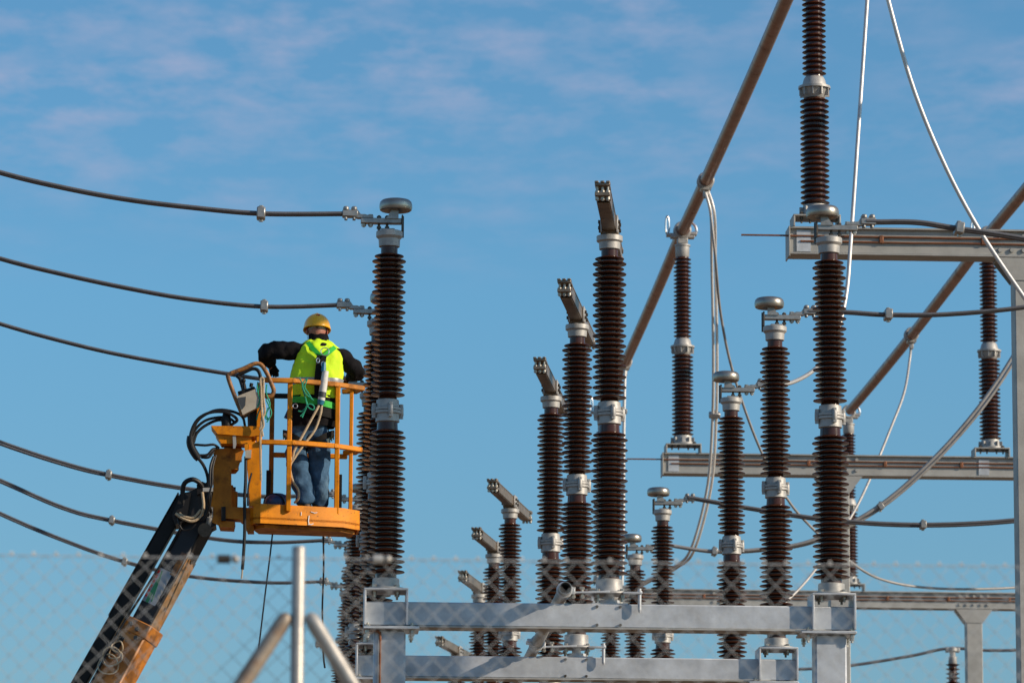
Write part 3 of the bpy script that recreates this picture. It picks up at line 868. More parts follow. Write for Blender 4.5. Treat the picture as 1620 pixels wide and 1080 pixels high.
cable('twin_conductor', [TR(3) - V((.07, 0, 0)), TR(3)] + prow(3, [(1200, 806), (1320, 823), (1460, 830), (1605, 823), (1760, 800)]), .017, cond,
      'twin cable running right behind the insulators to the right edge post', 'cable', .075, prow(3, [(1462, 830)]), GRW, .6)
cable('twin_conductor', [TR(4) - V((.07, 0, 0)), TR(4)] + prow(4, [(1130, 872), (1215, 868), (1290, 854), (1385, 806), (1470, 735), (1545, 652), (1604, 566), (1650, 480)]), .021, condm,
      'twin cable sweeping up to the right in front of the far insulator', 'cable', .075, prow(4, [(1132, 872), (1390, 804)]), GRW, .2, (.6, .8, 0))
# droppers from the busbars
pd = UZ(1122, 290, ZT - .06)
def dy(pp, y0, y1):
    n = len(pp); return [U(a, b, y0 + (y1 - y0) * k / max(1, n - 1)) for k, (a, b) in enumerate(pp)]
d1 = [V((X1g, pd.y, ZT - .05)), V((X1g, pd.y, ZT - .12))] + dy([(1127.5, 340), (1129, 420), (1131.5, 560), (1130, 665), (1122, 770), (1096, 868), (1068, 897), (1030, 916), (1000, 932)], pd.y, ROWS[5] - .5)
cable('dropper_cable', d1, .018, drop, 'pale twin dropper hanging straight from the left busbar, then curling left', 'cable', .06, [U(1130, 662, pd.y + 1)], 'pale hanging dropper cables', 0, (.8, .6, 0))
d2 = [V((X1g + .03, pd.y + .02, ZT - .12))] + dy([(1131, 400), (1140, 495), (1160, 590), (1200, 704), (1245, 788), (1288, 838), (1340, 884), (1395, 916), (1480, 930), (1605, 929), (1700, 915)], pd.y, 56)
cable('dropper_cable', d2, .016, condm, 'thin cable slanting from the left busbar down to the right edge', 'cable', 0, [], 'pale hanging dropper cables')
pe = UZ(1437, 532, ZT - .06)
d5 = [V((X2g, pe.y, ZT - .05)), V((X2g, pe.y, ZT - .12))] + dy([(1439, 570), (1430, 622), (1408, 680), (1375, 760), (1348, 814), (1312, 868), (1284, 908), (1250, 945), (1200, 985)], pe.y, 58)
cable('dropper_cable', d5, .018, condl, 'pale dropper hanging from the right busbar and falling left behind the tall insulator', 'cable', 0, [], 'pale hanging dropper cables')
d4 = dy([(1385, -90), (1405, 0), (1445, 140), (1495, 262), (1550, 365), (1620, 470), (1700, 580)], 38.5, 38.5)
cable('dropper_cable', d4, .020, drop, 'pale cable from the top edge slanting across the gantry beam to the right edge', 'cable', 0, [], 'pale hanging dropper cables')
pf = UZ(994, 575, ZT - .06)
d8 = [V((X1g, pf.y, ZT - .05))] + dy([(988, 610), (986.5, 700), (986, 800), (984.5, 900), (982, 960)], pf.y, pf.y)
cable('dropper_cable', d8, .022, drop, 'pale dropper half hidden along the edge of the tallest middle insulator', 'cable', .07, [U(987, 650, pf.y)], 'pale hanging dropper cables')
for x, p, lb in ((X1g, pd, 'metal tap clamp ringing the left busbar at the twin dropper'), (X2g, pe, 'metal tap clamp ringing the right busbar at its dropper'), (X1g, pf, 'metal tap clamp on the left busbar beside the tallest insulator')):
    t = thing('tap_clamp', (x, p.y, ZT), lb, 'clamp', 'tap clamps on the busbars')
    b = MB(); zz = ZT - .035
    for dyy in (-.06, .06):
        b.torus((x, p.y + dyy, zz), .083, .018, 28, 8, Matrix.Rotation(PI / 2, 3, 'X'))
    b.box((x, p.y, zz - .105), (.10, .16, .035), bev=.008); b.build('collar', cast, t)
    b = MB(); b.box((x, p.y, zz - .16), (.055, .075, .09), bev=.008); b.build('cable_shoe', cast, t)
    for s_ in (-1, 1):
        b = MB(); b.cyl((x + s_ * .05, p.y - .08, zz - .1), (x + s_ * .05, p.y + .08, zz - .1), .014, 8); b.build('bolt', bolt, t)
# far wire over a small insulator, lower right
YS = 74.0
sp = U(1507, 1030, YS)
t = thing('small_insulator', (sp.x, YS, 0), 'small far brown insulator with a bright cap, lower right behind the fence', 'insulator')
b = MB(); zt = U(1507, 1050, YS).z
pr = []
for k in range(16):
    z = zt - .075 * k
    pr = [(.07, z - .03), (.115, z - .012), (.12, z - .006), (.07, z + .008)] + pr
pr = [(.07, zt - .075 * 16)] + pr
b.lathe(pr, 24, (sp.x, YS, 0)); b.build('porcelain_section', porcelain, t)
b = MB(); b.lathe([(.065, zt - .005), (.075, zt + .01), (.07, zt + .12), (.045, zt + .14), (.05, zt + .2), (.085, zt + .22), (.085, zt + .27), (.03, zt + .3)], 20, (sp.x, YS, 0)); b.build('cap', cast, t)
b = MB(); b.box((sp.x - .09, YS, zt + .24), (.06, .1, .08), bev=.01); b.box((sp.x + .09, YS, zt + .24), (.06, .1, .08), bev=.01); b.build('clamp', cast, t)
b = MB(); b.box((sp.x, YS, (zt - 1.25) / 2), (.2, .2, zt - 1.25)); b.build('stand', galvw, t)
cable('far_conductor', [U(a, c, YS) for a, c in ((1150, 1060), (1262, 1058), (1345, 1052), (1440, 1037), (1500, 1025), (1560, 1028), (1620, 1027), (1700, 1020))], .026, cond,
      'thin far cable near the bottom right, draped over the small insulator', 'cable')

# ------------------------------------------------------------------ chain link fence
YF = 13.6
ft = U(800, 886, YF); FZ = ft.z
fx0, fx1 = U(-1500, 886, YF).x, U(3100, 886, YF).x
pt = U(472, 900, YF)
fence = thing('chain_link_fence', (pt.x, YF, 0), 'blurred chain link fence across the foreground with a braced corner post', 'fence')
cell = .0685
b = MB(); nw = int((fx1 - fx0) / (cell / 2)); hz = int((FZ - .05) / (cell / 2))
wr = .0014
for k in range(nw):
    xa = fx0 + k * cell / 2
    vs = []; fs = []
    for j in range(hz + 1):
        q = (k + j) % 2
        x = xa + (cell / 2) * q; z = FZ - j * cell / 2
        x += .0012 * noise.noise(Vector((x * 9, z * 9, 3))); 
        yy = YF + (.0018 if q else -.0018) + .006 * noise.noise(Vector((x * 1.3, z * 1.3, 7)))
        for a in range(4):
            an = a * PI / 2 + PI / 4
            vs.append((x + wr * 1.3 * cos(an), yy + wr * 1.3 * sin(an), z))
    for j in range(hz):
        for a in range(4):
            a2 = (a + 1) % 4
            fs.append((j * 4 + a, j * 4 + a2, j * 4 + 4 + a2, j * 4 + 4 + a))
    b.add(vs, fs)
o = b.build('chain_link', fencem, fence); o['kind'] = 'stuff'
b = MB()
for k in range(0, nw, 2):
    x = fx0 + k * cell / 2 + cell / 2 * 1
    b.torus((x, YF, FZ + .003), .0055, .0026, 8, 4, Matrix.Rotation(PI / 2, 3, 'X') @ Matrix.Rotation(.6, 3, 'Y'))
o = b.build('wire_knuckles', fencem, fence); o['kind'] = 'stuff'
b = MB(); b.tube([(fx0 + (fx1 - fx0) * k / 30, YF - .004, FZ - .002 + .001 * sin(k)) for k in range(31)], .0016, 6); b.build('line_wire', fencem, fence)
zp = U(472, 866, YF).z
b = MB(); b.lathe([(.0205, 0), (.0205, zp - .004), (.018, zp), (.001, zp + .002)], 24, (pt.x, YF - .03, 0)); b.build('post', fposts, fence)
for s_, top, bot in ((-1, (455, 972), (384, 1080)), (1, (489, 972), (558, 1085))):
    A = U(*top, YF - .03); B = U(*bot, YF - .03)
    C_ = A + (B - A) * 5.6
    if C_.z < 0: C_ = A + (B - A) * (A.z / (A.z - B.z))
    b = MB(); d = (C_ - A).normalized()
    b.tube([A - d * .004, A + d * .004, A + d * .014, A + d * .04, C_], [.010, .018, .0225, .0245, .0245], 20); b.build('brace', fbrace if s_ < 0 else fposts, fence)
for px_, lg in ((362, .045), (603, .03)):
    c = U(px_, 884, YF - .012)
    b = MB()
    b.lathe([(.006, -lg * .8), (.0135, -lg * .78), (.0135, .004), (.006, .006)], 14, c, Matrix.Rotation(PI / 2, 3, 'Y'))
    e = b.build('tensioner', boltd if px_ < 400 else fencem, fence)
    b = MB(); b.ball(c + V((.020, -.002, 0)), .0125, 12); b.build('bright_nut', fposts, e)

# ------------------------------------------------------------------ boom lift
YB = 37.75                                        # near face of the basket
lift = thing('boom_lift', (U(60, 1700, YB + .4).x, YB + .4, 0), 'orange boom lift with a worn black arm holding the worker\'s basket', 'lift')
def B(px_, py_, d=0.0): return U(px_, py_, YB + d)

# basket -------------------------------------------------------------
zfl = B(418, 827).z                               # underside of toe board
ztb = B(480, 797).z
def at(px_, d, z):                                # point in the basket plan: pixel column at the toe board, depth d, height z
    p = U(px_, 815, YB + d); return V((p.x, YB + d, z))
bk = MB()
plan = [(401, 0.03), (412, 0.0), (543, .21), (569, .38), (566, .70), (404, .55), (393, .2)]
def wallring(mb, plan, z0, z1, th=.012):
    n = len(plan); P = [at(a, d, 0) for a, d in plan]
    cxy = sum(P, V((0, 0, 0))) / n
    vs = []
    for p in P:
        i_ = p + (cxy - p).normalized() * th * 1.6
        for z in (z0, z1):
            vs.append((p.x, p.y, z)); vs.append((i_.x, i_.y, z))
    fs = []
    for i in range(n):
        j = (i + 1) % n
        a = i * 4; c = j * 4
        fs += [(a, c, c + 2, a + 2), (a + 1, a + 3, c + 3, c + 1), (a + 2, c + 2, c + 3, a + 3), (a, a + 1, c + 1, c)]
    mb.add(vs, fs)
wallring(bk, plan, zfl, ztb)
P = [at(a, d, zfl + .035) for a, d in plan]
n = len(P)
bk.add(P + [p + V((0, 0, .02)) for p in P], [tuple(range(n)), tuple(range(n, 2 * n))] + [(i, (i + 1) % n, n + (i + 1) % n, n + i) for i in range(n)])
basket = bk.build('basket', orange, lift)
q = MB()
pin = [(418, .08), (541, .28), (561, .43), (556, .64), (410, .50), (400, .2)]
P = [at(a, d, zfl - .03) for a, d in pin]; n = len(P)
q.add(P + [p + V((0, 0, .03)) for p in P], [tuple(range(n)), tuple(range(n, 2 * n))] + [(i, (i + 1) % n, n + (i + 1) % n, n + i) for i in range(n)])
q.build('floor_frame', rust_shade, basket)
ztr = B(460, 601).z; zmr = B(460, 699).z
def rail(pl, z, w_=.04, h_=.042, close=False):
    q = MB(); P = [at(a, d, z) for a, d in pl]
    for i in range(len(P) - 1):
        d = (P[i + 1] - P[i]).normalized()
        q.beam(P[i] - d * w_ * .45, P[i + 1] + d * w_ * .45, w_, h_, bev=.006)
    return q
rail([(419, .02), (462, .035), (526, .185), (571, .38), (560, .55), (542, .56)], ztr).build('top_rail', rust_shade, basket)
rail([(405, .52), (430, .55), (452, .55)], ztr - .05).build('rear_rail', black, basket)
rail([(414, .02), (462, .035), (528, .185), (568, .38), (560, .55), (545, .58)], zmr).build('mid_rail', orange, basket)
rail([(428, .55), (545, .6)], zmr - .03).build('rear_rail', orange, basket)
for px_, d, z1, mt, wd in ((456, .05, ztr, orange, .042), (532, .215, ztr, orange, .042), (554, .36, ztr, orange, .034), (408, .06, ztr - .02, orange, .05), (398, .22, ztr - .38, orange, .05), (428, .53, ztr - .05, rust_shade, .042)):
    q = MB(); a = at(px_, d, ztb - .06); c = at(px_, d, z1)
    q.box((a + c) / 2, (wd, wd, (c - a).z), bev=.006); q.build('rail_post', mt, basket)
q = MB()
def stroke(mb, pts, r=.006):
    mb.strap([B(a, b_, (a - 412) * .0016 - .006) for a, b_ in pts], r * 2, .003, (.4, -1, 0))
stroke(q, [(489, 815), (488, 824), (489, 829)], .004); stroke(q, [(487.5, 829), (493, 829), (496, 827.5)], .004); stroke(q, [(476.5, 809), (476.5, 815)], .003); stroke(q, [(492, 809), (498, 811), (502, 810)], .003)
q.build('chalk_mark', whitep, basket)
q = MB(); q.box(at(537, .45, ztb + .12), (.035, .25, .38)); q.build('document_box', black, basket)
q = MB(); q.box(at(424, .5, ztb + .14), (.04, .2, .42)); q.build('hose_guard', black, basket)
# control console with guard hoop
q = MB()
q.slab([(374, 627), (404, 615), (414, 641), (384, 656)], YB - .03, YB + .20); con = q.build('control_box', beige, lift)
q = MB(); q.slab([(376, 629), (389, 627), (388, 641), (383.5, 647)], YB - .038, YB - .031); q.build('label_panel', darkw, con)
q = MB(); q.slab([(379, 627), (376, 619), (402, 611), (405, 615)], YB + .06, YB + .22); q.build('control_top', black, con)
q = MB(); q.tube([B(387, 616, .12), B(386, 606, .12), B(384, 601, .12)], [.02, .012, .02], 8); q.ball(B(385, 602, .12), .022); q.tube([B(397, 612, .16), B(398, 606, .16)], .016, 8); q.build('joystick', black, con)
q = MB(); q.slab([(391, 650), (407, 640), (412, 675), (392, 675)], YB + .06, YB + .22); q.build('console_stem', black, con)
q = MB(); q.tube(spline([B(384, 657, .0), B(372, 628, .0), B(361, 597, .0), B(364, 591, 0), B(385, 583, .0), B(402, 575.5, .0), B(413, 577, 0), B(422, 590, 0), B(429, 606, 0), B(433, 618, 0), B(429, 626, 0), B(420, 628, 0)], 8), .019, 10)
q.build('guard_hoop', hoopm, con)
q = MB(); q.tube(spline([B(386, 620, .2), B(380, 600, .22), B(376, 594, .22), B(388, 588, .22), B(400, 583, .22), B(409, 587, .22), B(413, 603, .22), B(412, 618, .2)], 8), .016, 10)
q.build('guard_hoop', black, con)
# mount between basket and arm
q = MB(); q.slab([(334, 673), (412, 674), (412, 688), (398, 690), (344, 686)], YB + .02, YB + .32)
q.slab([(341, 686), (398, 689), (398, 702), (350, 701)], YB + .05, YB + .29)
mount = q.build('rotator_bracket', orange, lift)
q = MB(); q.slab([(368, 688), (373, 688), (374, 702), (372, 709), (369, 709)], YB + .03, YB + .045); q.build('latch', galvw, mount)
q = MB()
for d in (.17, .42):
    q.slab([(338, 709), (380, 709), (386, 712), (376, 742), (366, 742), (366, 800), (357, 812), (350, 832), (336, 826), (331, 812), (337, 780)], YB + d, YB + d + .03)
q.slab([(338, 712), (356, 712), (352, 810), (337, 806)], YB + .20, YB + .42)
jib = q.build('jib_plate', rust_shade, lift)
q = MB(); c = B(368, 727, .30)
q.lathe([(.03, -.12), (.055, -.09), (.055, -.02), (.08, -.015), (.08, .10), (.05, .105), (.05, .2)], 20, c); q.lathe([(.03, -.13), (.055, -.1), (.055, .05), (.03, .06), (.012, .11)], 20, B(366, 787, .30)); q.build('rotator_shaft', rust_shade, jib)
q = MB(); q.lathe([(.02, -.02), (.03, 0), (.02, .02)], 12, B(367, 736, .24)); q.build('shaft_nut', bolt, jib)
q = MB(); q.slab([(358, 770), (373, 770), (372, 796), (358, 796)], YB + .38, YB + .43); q.build('motor_box', black, jib)
q = MB(); q.slab([(351, 800), (400, 803), (402, 840), (392, 840), (386, 826), (380, 821), (351, 819)], YB + .14, YB + .34); q.build('lower_arm', rust_shade, lift)
q = MB(); q.slab([(344, 822), (372, 825), (370, 834), (348, 833)], YB + .16, YB + .44); q.build('pivot_foot', rust_shade, lift)
q = MB(); q.slab([(350, 801), (357, 801), (357, 823), (350, 823)], YB + .12, YB + .16); q.build('hinge_plate', black, lift)
q = MB(); q.slab([(388, 700), (400, 698), (412, 700), (412, 800), (396, 800)], YB + .03, YB + .07)
q.slab([(387, 702), (394, 702), (394, 712), (387, 712)], YB + .0, YB + .05); q.build('basket_mount', orange, lift)
q = MB(); q.slab([(388, 712), (398, 711), (397, 724), (388, 724)], YB - .01, YB + .05); q.build('junction_box', beige, lift)
for k, zz in enumerate((806, 812)):
    q = MB(); q.lathe([(.012, -.01), (.012, .01)], 6, B(333.5, zz, .145), Matrix.Rotation(PI / 2, 3, 'X')); q.build('bolt', boltd, jib)
q = MB(); q.slab([(330.5, 802), (337, 802), (337, 818), (330.5, 818)], YB + .15, YB + .168); q.build('bolt_plate', galvw, jib)

# arm ------------------------------------------------------------------
def line(p0, p1, y): # extend a pixel line down to image row y
    t_ = (y - p0[1]) / (p1[1] - p0[1]); return (p0[0] + (p1[0] - p0[0]) * t_, y)
boom = MB()
A = B(322, 776, .30); Bq = B(*line((310, 826), (228, 985), 1120), .30)
dirb = (B(201, 1040, .30) - B(307, 844, .30)).normalized()
A = B(325, 812, .30)
roll = Matrix.Rotation(R(24), 3, dirb)
sidev = roll @ V((0, -1, 0))
E = A + dirb * 2.2
boom.beam(A, E, .195, .20, up=sidev, bev=.012)
bm = boom.build('inner_boom', boomg, lift)
# worn lower face strip, a wear plate bolted along the lower side
q = MB(); nrm = dirb.cross(sidev); 
nrm = nrm if nrm.x > 0 else -nrm
q.beam(A + dirb * .42 + nrm * .1005, A + dirb * 1.16 + nrm * .1005, .18, .006, up=nrm); q.build('wear_plate', wearm, bm)
q = MB(); q.beam(A + dirb * .60 + sidev * .100 - nrm * .02, A + dirb * .92 + sidev * .100 - nrm * .02, .14, .003, up=sidev); sg_ = q.build('name_sticker', reflect, bm)
q = MB()
q.beam(A + dirb * .62 + sidev * .103 - nrm * .05, A + dirb * .90 + sidev * .103 + nrm * .0, .012, .002, up=sidev)
q.beam(A + dirb * .70 + sidev * .103 - nrm * .04, A + dirb * .92 + sidev * .103 - nrm * .04, .03, .002, up=sidev)
q.build('green_print', greend, sg_)
q = MB()
for k in range(6):
    a0 = .625 + k * .045
    q.beam(A + dirb * a0 + sidev * .1025 - nrm * .075, A + dirb * (a0 + .028) + sidev * .1025 - nrm * .075, .018, .002, up=sidev)
q.build('red_print', red, sg_)
q = MB()
for k in range(4):
    a0 = .67 + k * .05
    q.beam(A + dirb * a0 + sidev * .1025 + nrm * .025, A + dirb * (a0 + .03) + sidev * .1025 + nrm * .045, .014, .002, up=sidev)
q.build('grey_print', galvw, sg_)
q = MB(); S0 = A + dirb * 1.12; zr_ = (S0.z - 1.6) / -dirb.z
S1 = S0 + dirb * zr_
q.beam(S0, S1, .25, .255, up=sidev, bev=.012)
ou = q.build('outer_boom', collarm, lift)
q = MB(); q.beam(S0 - dirb * .03, S0 + dirb * .10, .268, .272, up=sidev, bev=.01); q.build('boom_collar', collarm, ou)
q = MB()
for a0, b0 in ((.03, -.05), (.05, .03), (.12, .06)):
    c = S0 + dirb * a0 + sidev * .148 + nrm * b0
    q.cyl(c - sidev * .01, c + sidev * .012, .02, 8)
q.build('collar_bolts', boltd, ou)
q = MB()
for k in range(4):
    c = S0 + dirb * (.36 + .035 * k * (-1) ** k) + sidev * .16 - nrm * .05
    u_ = dirb; v_ = (sidev + nrm * (.5 * sin(k * 2.1))).normalized()
    rr = .075 + .022 * sin(k * 3.3 + 1)
    q.tube([c + u_ * rr * cos(a) * .9 + nrm * rr * sin(a) + sidev * .02 * sin(a * 2 + k) for a in [2 * PI * j / 20 for j in range(21)]], .007, 6)
q.build('cable_coil', ropet, ou)
q = MB()
for a0 in (.16, .62, 1.3):
    c = S0 + dirb * a0
    q.beam(c + sidev * .134 - nrm * .07, c + sidev * .134 + dirb * .16 - nrm * .07, .05, .012, up=sidev)
q.build('side_plates', black, ou)
q = MB(); c = S0 + dirb * .02 - nrm * .15; q.beam(c - dirb * .02, c + dirb * .16, .16, .05, up=nrm, bev=.006); q.build('slide_bracket', rust_shade, ou)
q = MB(); q.tube([S0 - dirb * 1.05 + sidev * .108 - nrm * .085, S0 - dirb * .5 + sidev * .112 - nrm * .09, S0 + dirb * .1 + sidev * .16 - nrm * .11, S0 + dirb * 1.5 + sidev * .14 - nrm * .115], .011, 8); q.build('hose', hose, ou)
q = MB(); q.beam(A + dirb * .40 + sidev * .102 + nrm * .055, A + dirb * .62 + sidev * .102 + nrm * .055, .05, .004, up=sidev); q.build('patch_plate', boomr, bm)
q = MB(); c = A + dirb * .42 + nrm * .107; q.cyl(c - nrm * .004, c + nrm * .004, .030, 16); q.build('pin_hole', boltd, bm)
# levelling link
A2 = B(296, 772, .36); d2v = (B(149, 1040, .46) - B(273, 822, .46)).normalized()
A2 = B(291, 790, .46)
q = MB(); E2 = A2 + d2v * ((A2.z - 1.6) / -d2v.z)
q.beam(A2, E2, .122, .20, up=V((0, -1, 0)), bev=.008); lk_ = q.build('levelling_link', black, lift)
q = MB(); nl = d2v.cross(V((0, -1, 0))); nl = nl if nl.x < 0 else -nl
q.beam(A2 + nl * .065 - d2v * .02, A2 + d2v * 1.2 + nl * .065, .21, .008, up=nl); q.build('edge_strip', boomg, lk_)
# head of the arm: plates and knuckle
q = MB()
q.slab([(285, 780), (301, 777), (327, 762), (336, 770), (338, 800), (342, 830), (330, 836), (300, 822), (278, 830), (272, 815)], YB + .19, YB + .50); hd = q.build('arm_head', boomg, lift)
q = MB(); q.slab([(311, 766), (320, 761), (326, 764), (326, 776), (312, 782)], YB + .14, YB + .20); q.build('head_lug', black, hd)
q = MB(); q.slab([(284, 781), (302, 779), (296, 815), (288, 822), (277, 815)], YB + .12, YB + .19); q.build('head_plate', black, hd)
q = MB(); c = B(324, 838, .28); q.cyl(B(324, 838, .1), B(324, 838, .5), .06, 20); q.build('pivot_pin', boltd, hd)
q = MB(); q.tube([B(332, 818, .16), B(327, 840, .2)], .025, 10); q.build('cylinder_rod', galvw, hd)
# hoses
def hosef(name, lst_, r, mt=hose, par=None, n=8):
    q = MB(); q.tube(spline([B(*p) for p in lst_], n), r, 8); return q.build(name, mt, par or lift)
hosef('hose', [(346, 690, .10), (366, 672, .05), (375, 664, .02), (365, 655, 0), (350, 651, 0), (330, 653, 0), (312, 664, 0), (302, 685, 0), (303, 705, 0), (312, 722, 0), (322, 736, .02), (328, 752, .02), (330, 770, .04)], .014)
hosef('hose', [(388, 676, .10), (384, 660, .05), (372, 652, .02), (352, 648, 0), (334, 651, .02), (314, 664, .02), (304, 684, .02), (300, 700, .03)], .012)
hosef('hose', [(372, 668, .12), (362, 661, .1), (345, 660, .05), (325, 665, .04), (310, 678, .04), (305, 694, .04), (307, 708, .03)], .012)
hosef('hose', [(364, 672, .1), (348, 664, .08), (328, 671, .06), (312, 684, .05), (306, 700, .05)], .013)
hosef('hose', [(308, 703, .03), (325, 704, .03), (338, 703, .05), (346, 708, .1)], .011)
hosef('hose', [(315, 720, .03), (328, 719, .04), (336, 711, .06), (342, 709, .1)], .012)
hosef('hose', [(318, 723, .05), (330, 723, .05), (338, 714, .08)], .011)
hosef('hose_bundle', [(302, 690, .03), (301, 700, .03), (304, 710, .03), (310, 720, .03), (315, 725, .03)], .034)
hosef('hose', [(338, 722, .04), (333, 738, .0), (332, 760, -.01), (333, 785, 0), (330, 805, .05), (322, 820, .1), (312, 824, .12)], .012)
hosef('hose', [(341, 720, .05), (336, 740, .0), (335, 765, -.01), (330, 790, 0), (334, 810, .1)], .012)
hosef('hose', [(290, 800, .14), (289, 775, .12), (293, 763, .1), (304, 758, .1), (314, 762, .12), (320, 770, .15)], .021)
hosef('hose', [(320, 778, .1), (322, 800, .08), (318, 815, .1), (305, 824, .1), (290, 820, .1), (278, 812, .12)], .013, ropet)
hosef('hose', [(283, 810, .14), (290, 816, .1), (306, 818, .1), (318, 806, .1)], .012, ropet)
hosef('hose', [(281, 816, .15), (284, 830, .12), (290, 838, .12), (302, 836, .12), (310, 828, .12)], .008)
hosef('hose', [(389, 722, .02), (388.5, 760, .0), (387, 790, .0), (387, 840, .02), (385, 880, .02), (383.5, 900, .02)], .014)
hosef('hose', [(383.5, 898, .02), (383, 907, .02), (382, 915, .02)], .007, ropet)
hosef('hose', [(398, 748, .0), (393, 770, -.01), (392, 800, 0)], .008)
q = MB(); q.slab([(321, 771), (337, 771), (337, 777), (321, 777)], YB - .02, YB + .02); q.build('hose_clamp', galvw, lift)
q = MB(); q.lathe([(.04, -.06), (.045, 0), (.03, .06)], 12, B(358, 664, .06)); q.build('hose_fitting', black, lift)
# chassis below the frame
base = V((S1.x, S1.y, 0))
q = MB(); q.box(base + V((-.2, .1, .95)), (2.6, 1.5, .8), bev=.08); q.box(base + V((0, .05, 1.5)), (1.2, 1.0, .5), bev=.06); q.build('chassis', orange, lift)
for sx_, sy_ in ((-1, -1), (-1, 1), (1, -1), (1, 1)):
    q = MB(); q.lathe([(.2, -.14), (.42, -.13), (.45, -.09), (.45, .09), (.42, .13), (.2, .14)], 28, base + V((-.2 + sx_ * 1.0, .1 + sy_ * .8, .45)), Matrix.Rotation(PI / 2, 3, 'X')); q.build('wheel', rubber, lift)

# things on the basket
def rope(name, strands, r, mt, label, cat='rope'):
    t = thing(name, B(*strands[0][0]), label, cat)
    for s_ in strands:
        q = MB(); q.tube(spline([B(*p) for p in s_], 7), r, 6); q.build('strand', mt, t)
    return t
rope('green_rope', [[(474, 598, -.02), (478, 606, -.02), (479, 615, -.02), (484, 632, -.02), (486, 642, -.02), (478, 650, -.02), (472, 650, -.02)],
                    [(487, 598, -.02), (480, 604, -.02), (479, 612, -.02), (483, 622, -.03), (490, 628, -.02), (496, 633, -.02)],
                    [(486, 600, -.02), (482, 612, -.02), (488, 622, -.02), (494, 632, -.02)],
                    [(484, 632, -.03), (487, 643, -.03), (495, 648, -.03), (497, 643, -.03), (492, 639, -.03), (486, 641, -.03), (480, 653, -.03), (475, 658, -.03)],
                    [(486, 642, -.03), (482, 650, -.03), (478, 660, -.03)]], .006, ropeg, 'teal green cord knotted on the front rail before the worker\'s waist')
rope('green_rope', [[(408, 604, -.02), (407, 615, -.03), (410, 628, -.03), (413, 640, -.02), (408, 655, -.02), (406, 664, -.02)],
                    [(412, 606, -.03), (409, 620, -.03), (411, 632, -.03), (407, 645, -.03)], [(422, 608, -.02), (421, 620, -.02), (424, 630, -.02), (427, 640, -.02), (421, 655, -.02), (424, 662, -.02)],
                    [(421, 632, -.02), (427, 645, -.03), (429, 655, -.03), (422, 668, -.02)], [(424, 645, -.03), (420, 660, -.02), (425, 664, -.02)]], .006, ropeg, 'teal green cord hanging beside the control box')
rope('tan_rope', [[(418, 600, -.03), (414, 597, -.03), (412, 604, -.03), (415, 640, -.03), (414, 668, -.03), (411, 680, -.03)], [(417, 600, -.02), (417, 630, -.03), (419, 652, -.03), (413, 668, -.03), (416, 690, -.03)],
                  [(413, 610, -.03), (414, 650, -.04), (417, 672, -.03), (412, 690, -.03), (413, 760, -.02)]], .009, ropet, 'tan rope looped over the left corner of the basket rail')
rope('hanging_cord', [[(431, 845, .4), (427, 880, .4), (420, 935, .4), (414, 985, .4), (408, 1035, .4)]], .007, black, 'thin dark cord hanging under the basket, left of the fence post')
rope('hanging_cord', [[(511.5, 848, .4), (512, 900, .4), (510, 960, .4), (511, 1010, .4), (512, 1040, .4), (514, 1056, .4)]], .008, black, 'thin dark cord hanging under the basket, right of the fence post')
t = thing('bucket', at(438, .3, ztb - .06), 'dark blue rounded bucket on the basket floor by the worker\'s foot', 'bucket')
c = at(438, .2, ztb - .03)
q = MB(); q.lathe([(.10, 0), (.115, .05), (.112, .09), (.09, .125), (.05, .145), (.01, .15)], 24, c); q.build('shell', bluep, t)
q = MB(); q.tube(spline([c + V((-.12, -.02, .01)), c + V((-.10, -.09, .1)), c + V((-.03, -.12, .13)), c + V((.04, -.11, .10)), c + V((.08, -.1, .02))], 6), .006, 6); q.build('handle', black, t)

# ------------------------------------------------------------------ worker
YP = YB + .34
def J(a, b_, d=0.0): return U(a, b_, YP + d)
man = thing('person', at(502, .34, ztb - .06), 'worker seen from behind in yellow helmet, hi-vis vest and jeans, standing in the lift basket', 'person')
def skinmesh(name, verts, edges, radii, mt, parent, sub=2, bumps=0.0, bs=9.0):
    me = bpy.data.meshes.new(name); me.from_pydata([tuple(v) for v in verts], edges, [])
    o = bpy.data.objects.new(name, me); COL.objects.link(o)
    sk = o.modifiers.new('skin', 'SKIN'); sk.use_smooth_shade = True; sk.branch_smoothing = .6
    if not me.skin_vertices: me.skin_vertices.new()
    for i, sv in enumerate(me.skin_vertices[0].data):
        r = radii[i]; sv.radius = r if isinstance(r, tuple) else (r, r); sv.use_root = (i == 0)
    sb = o.modifiers.new('sub', 'SUBSURF'); sb.levels = sub; sb.render_levels = sub
    bpy.context.view_layer.update()
    dg = bpy.context.evaluated_depsgraph_get()
    nm = bpy.data.meshes.new_from_object(o.evaluated_get(dg))
    bpy.data.objects.remove(o)
    b = MB(); b.v = [v.co.copy() for v in nm.vertices]; b.f = [tuple(p.vertices) for p in nm.polygons]
    if bumps:
        for v in b.v:
            nn_ = noise.noise_vector(v * bs); v += nn_ * bumps
    bpy.data.meshes.remove(nm)
    return b.build(name, mt, parent, None, 80)
def chain(start, n): return [(start + i, start + i + 1) for i in range(n - 1)]
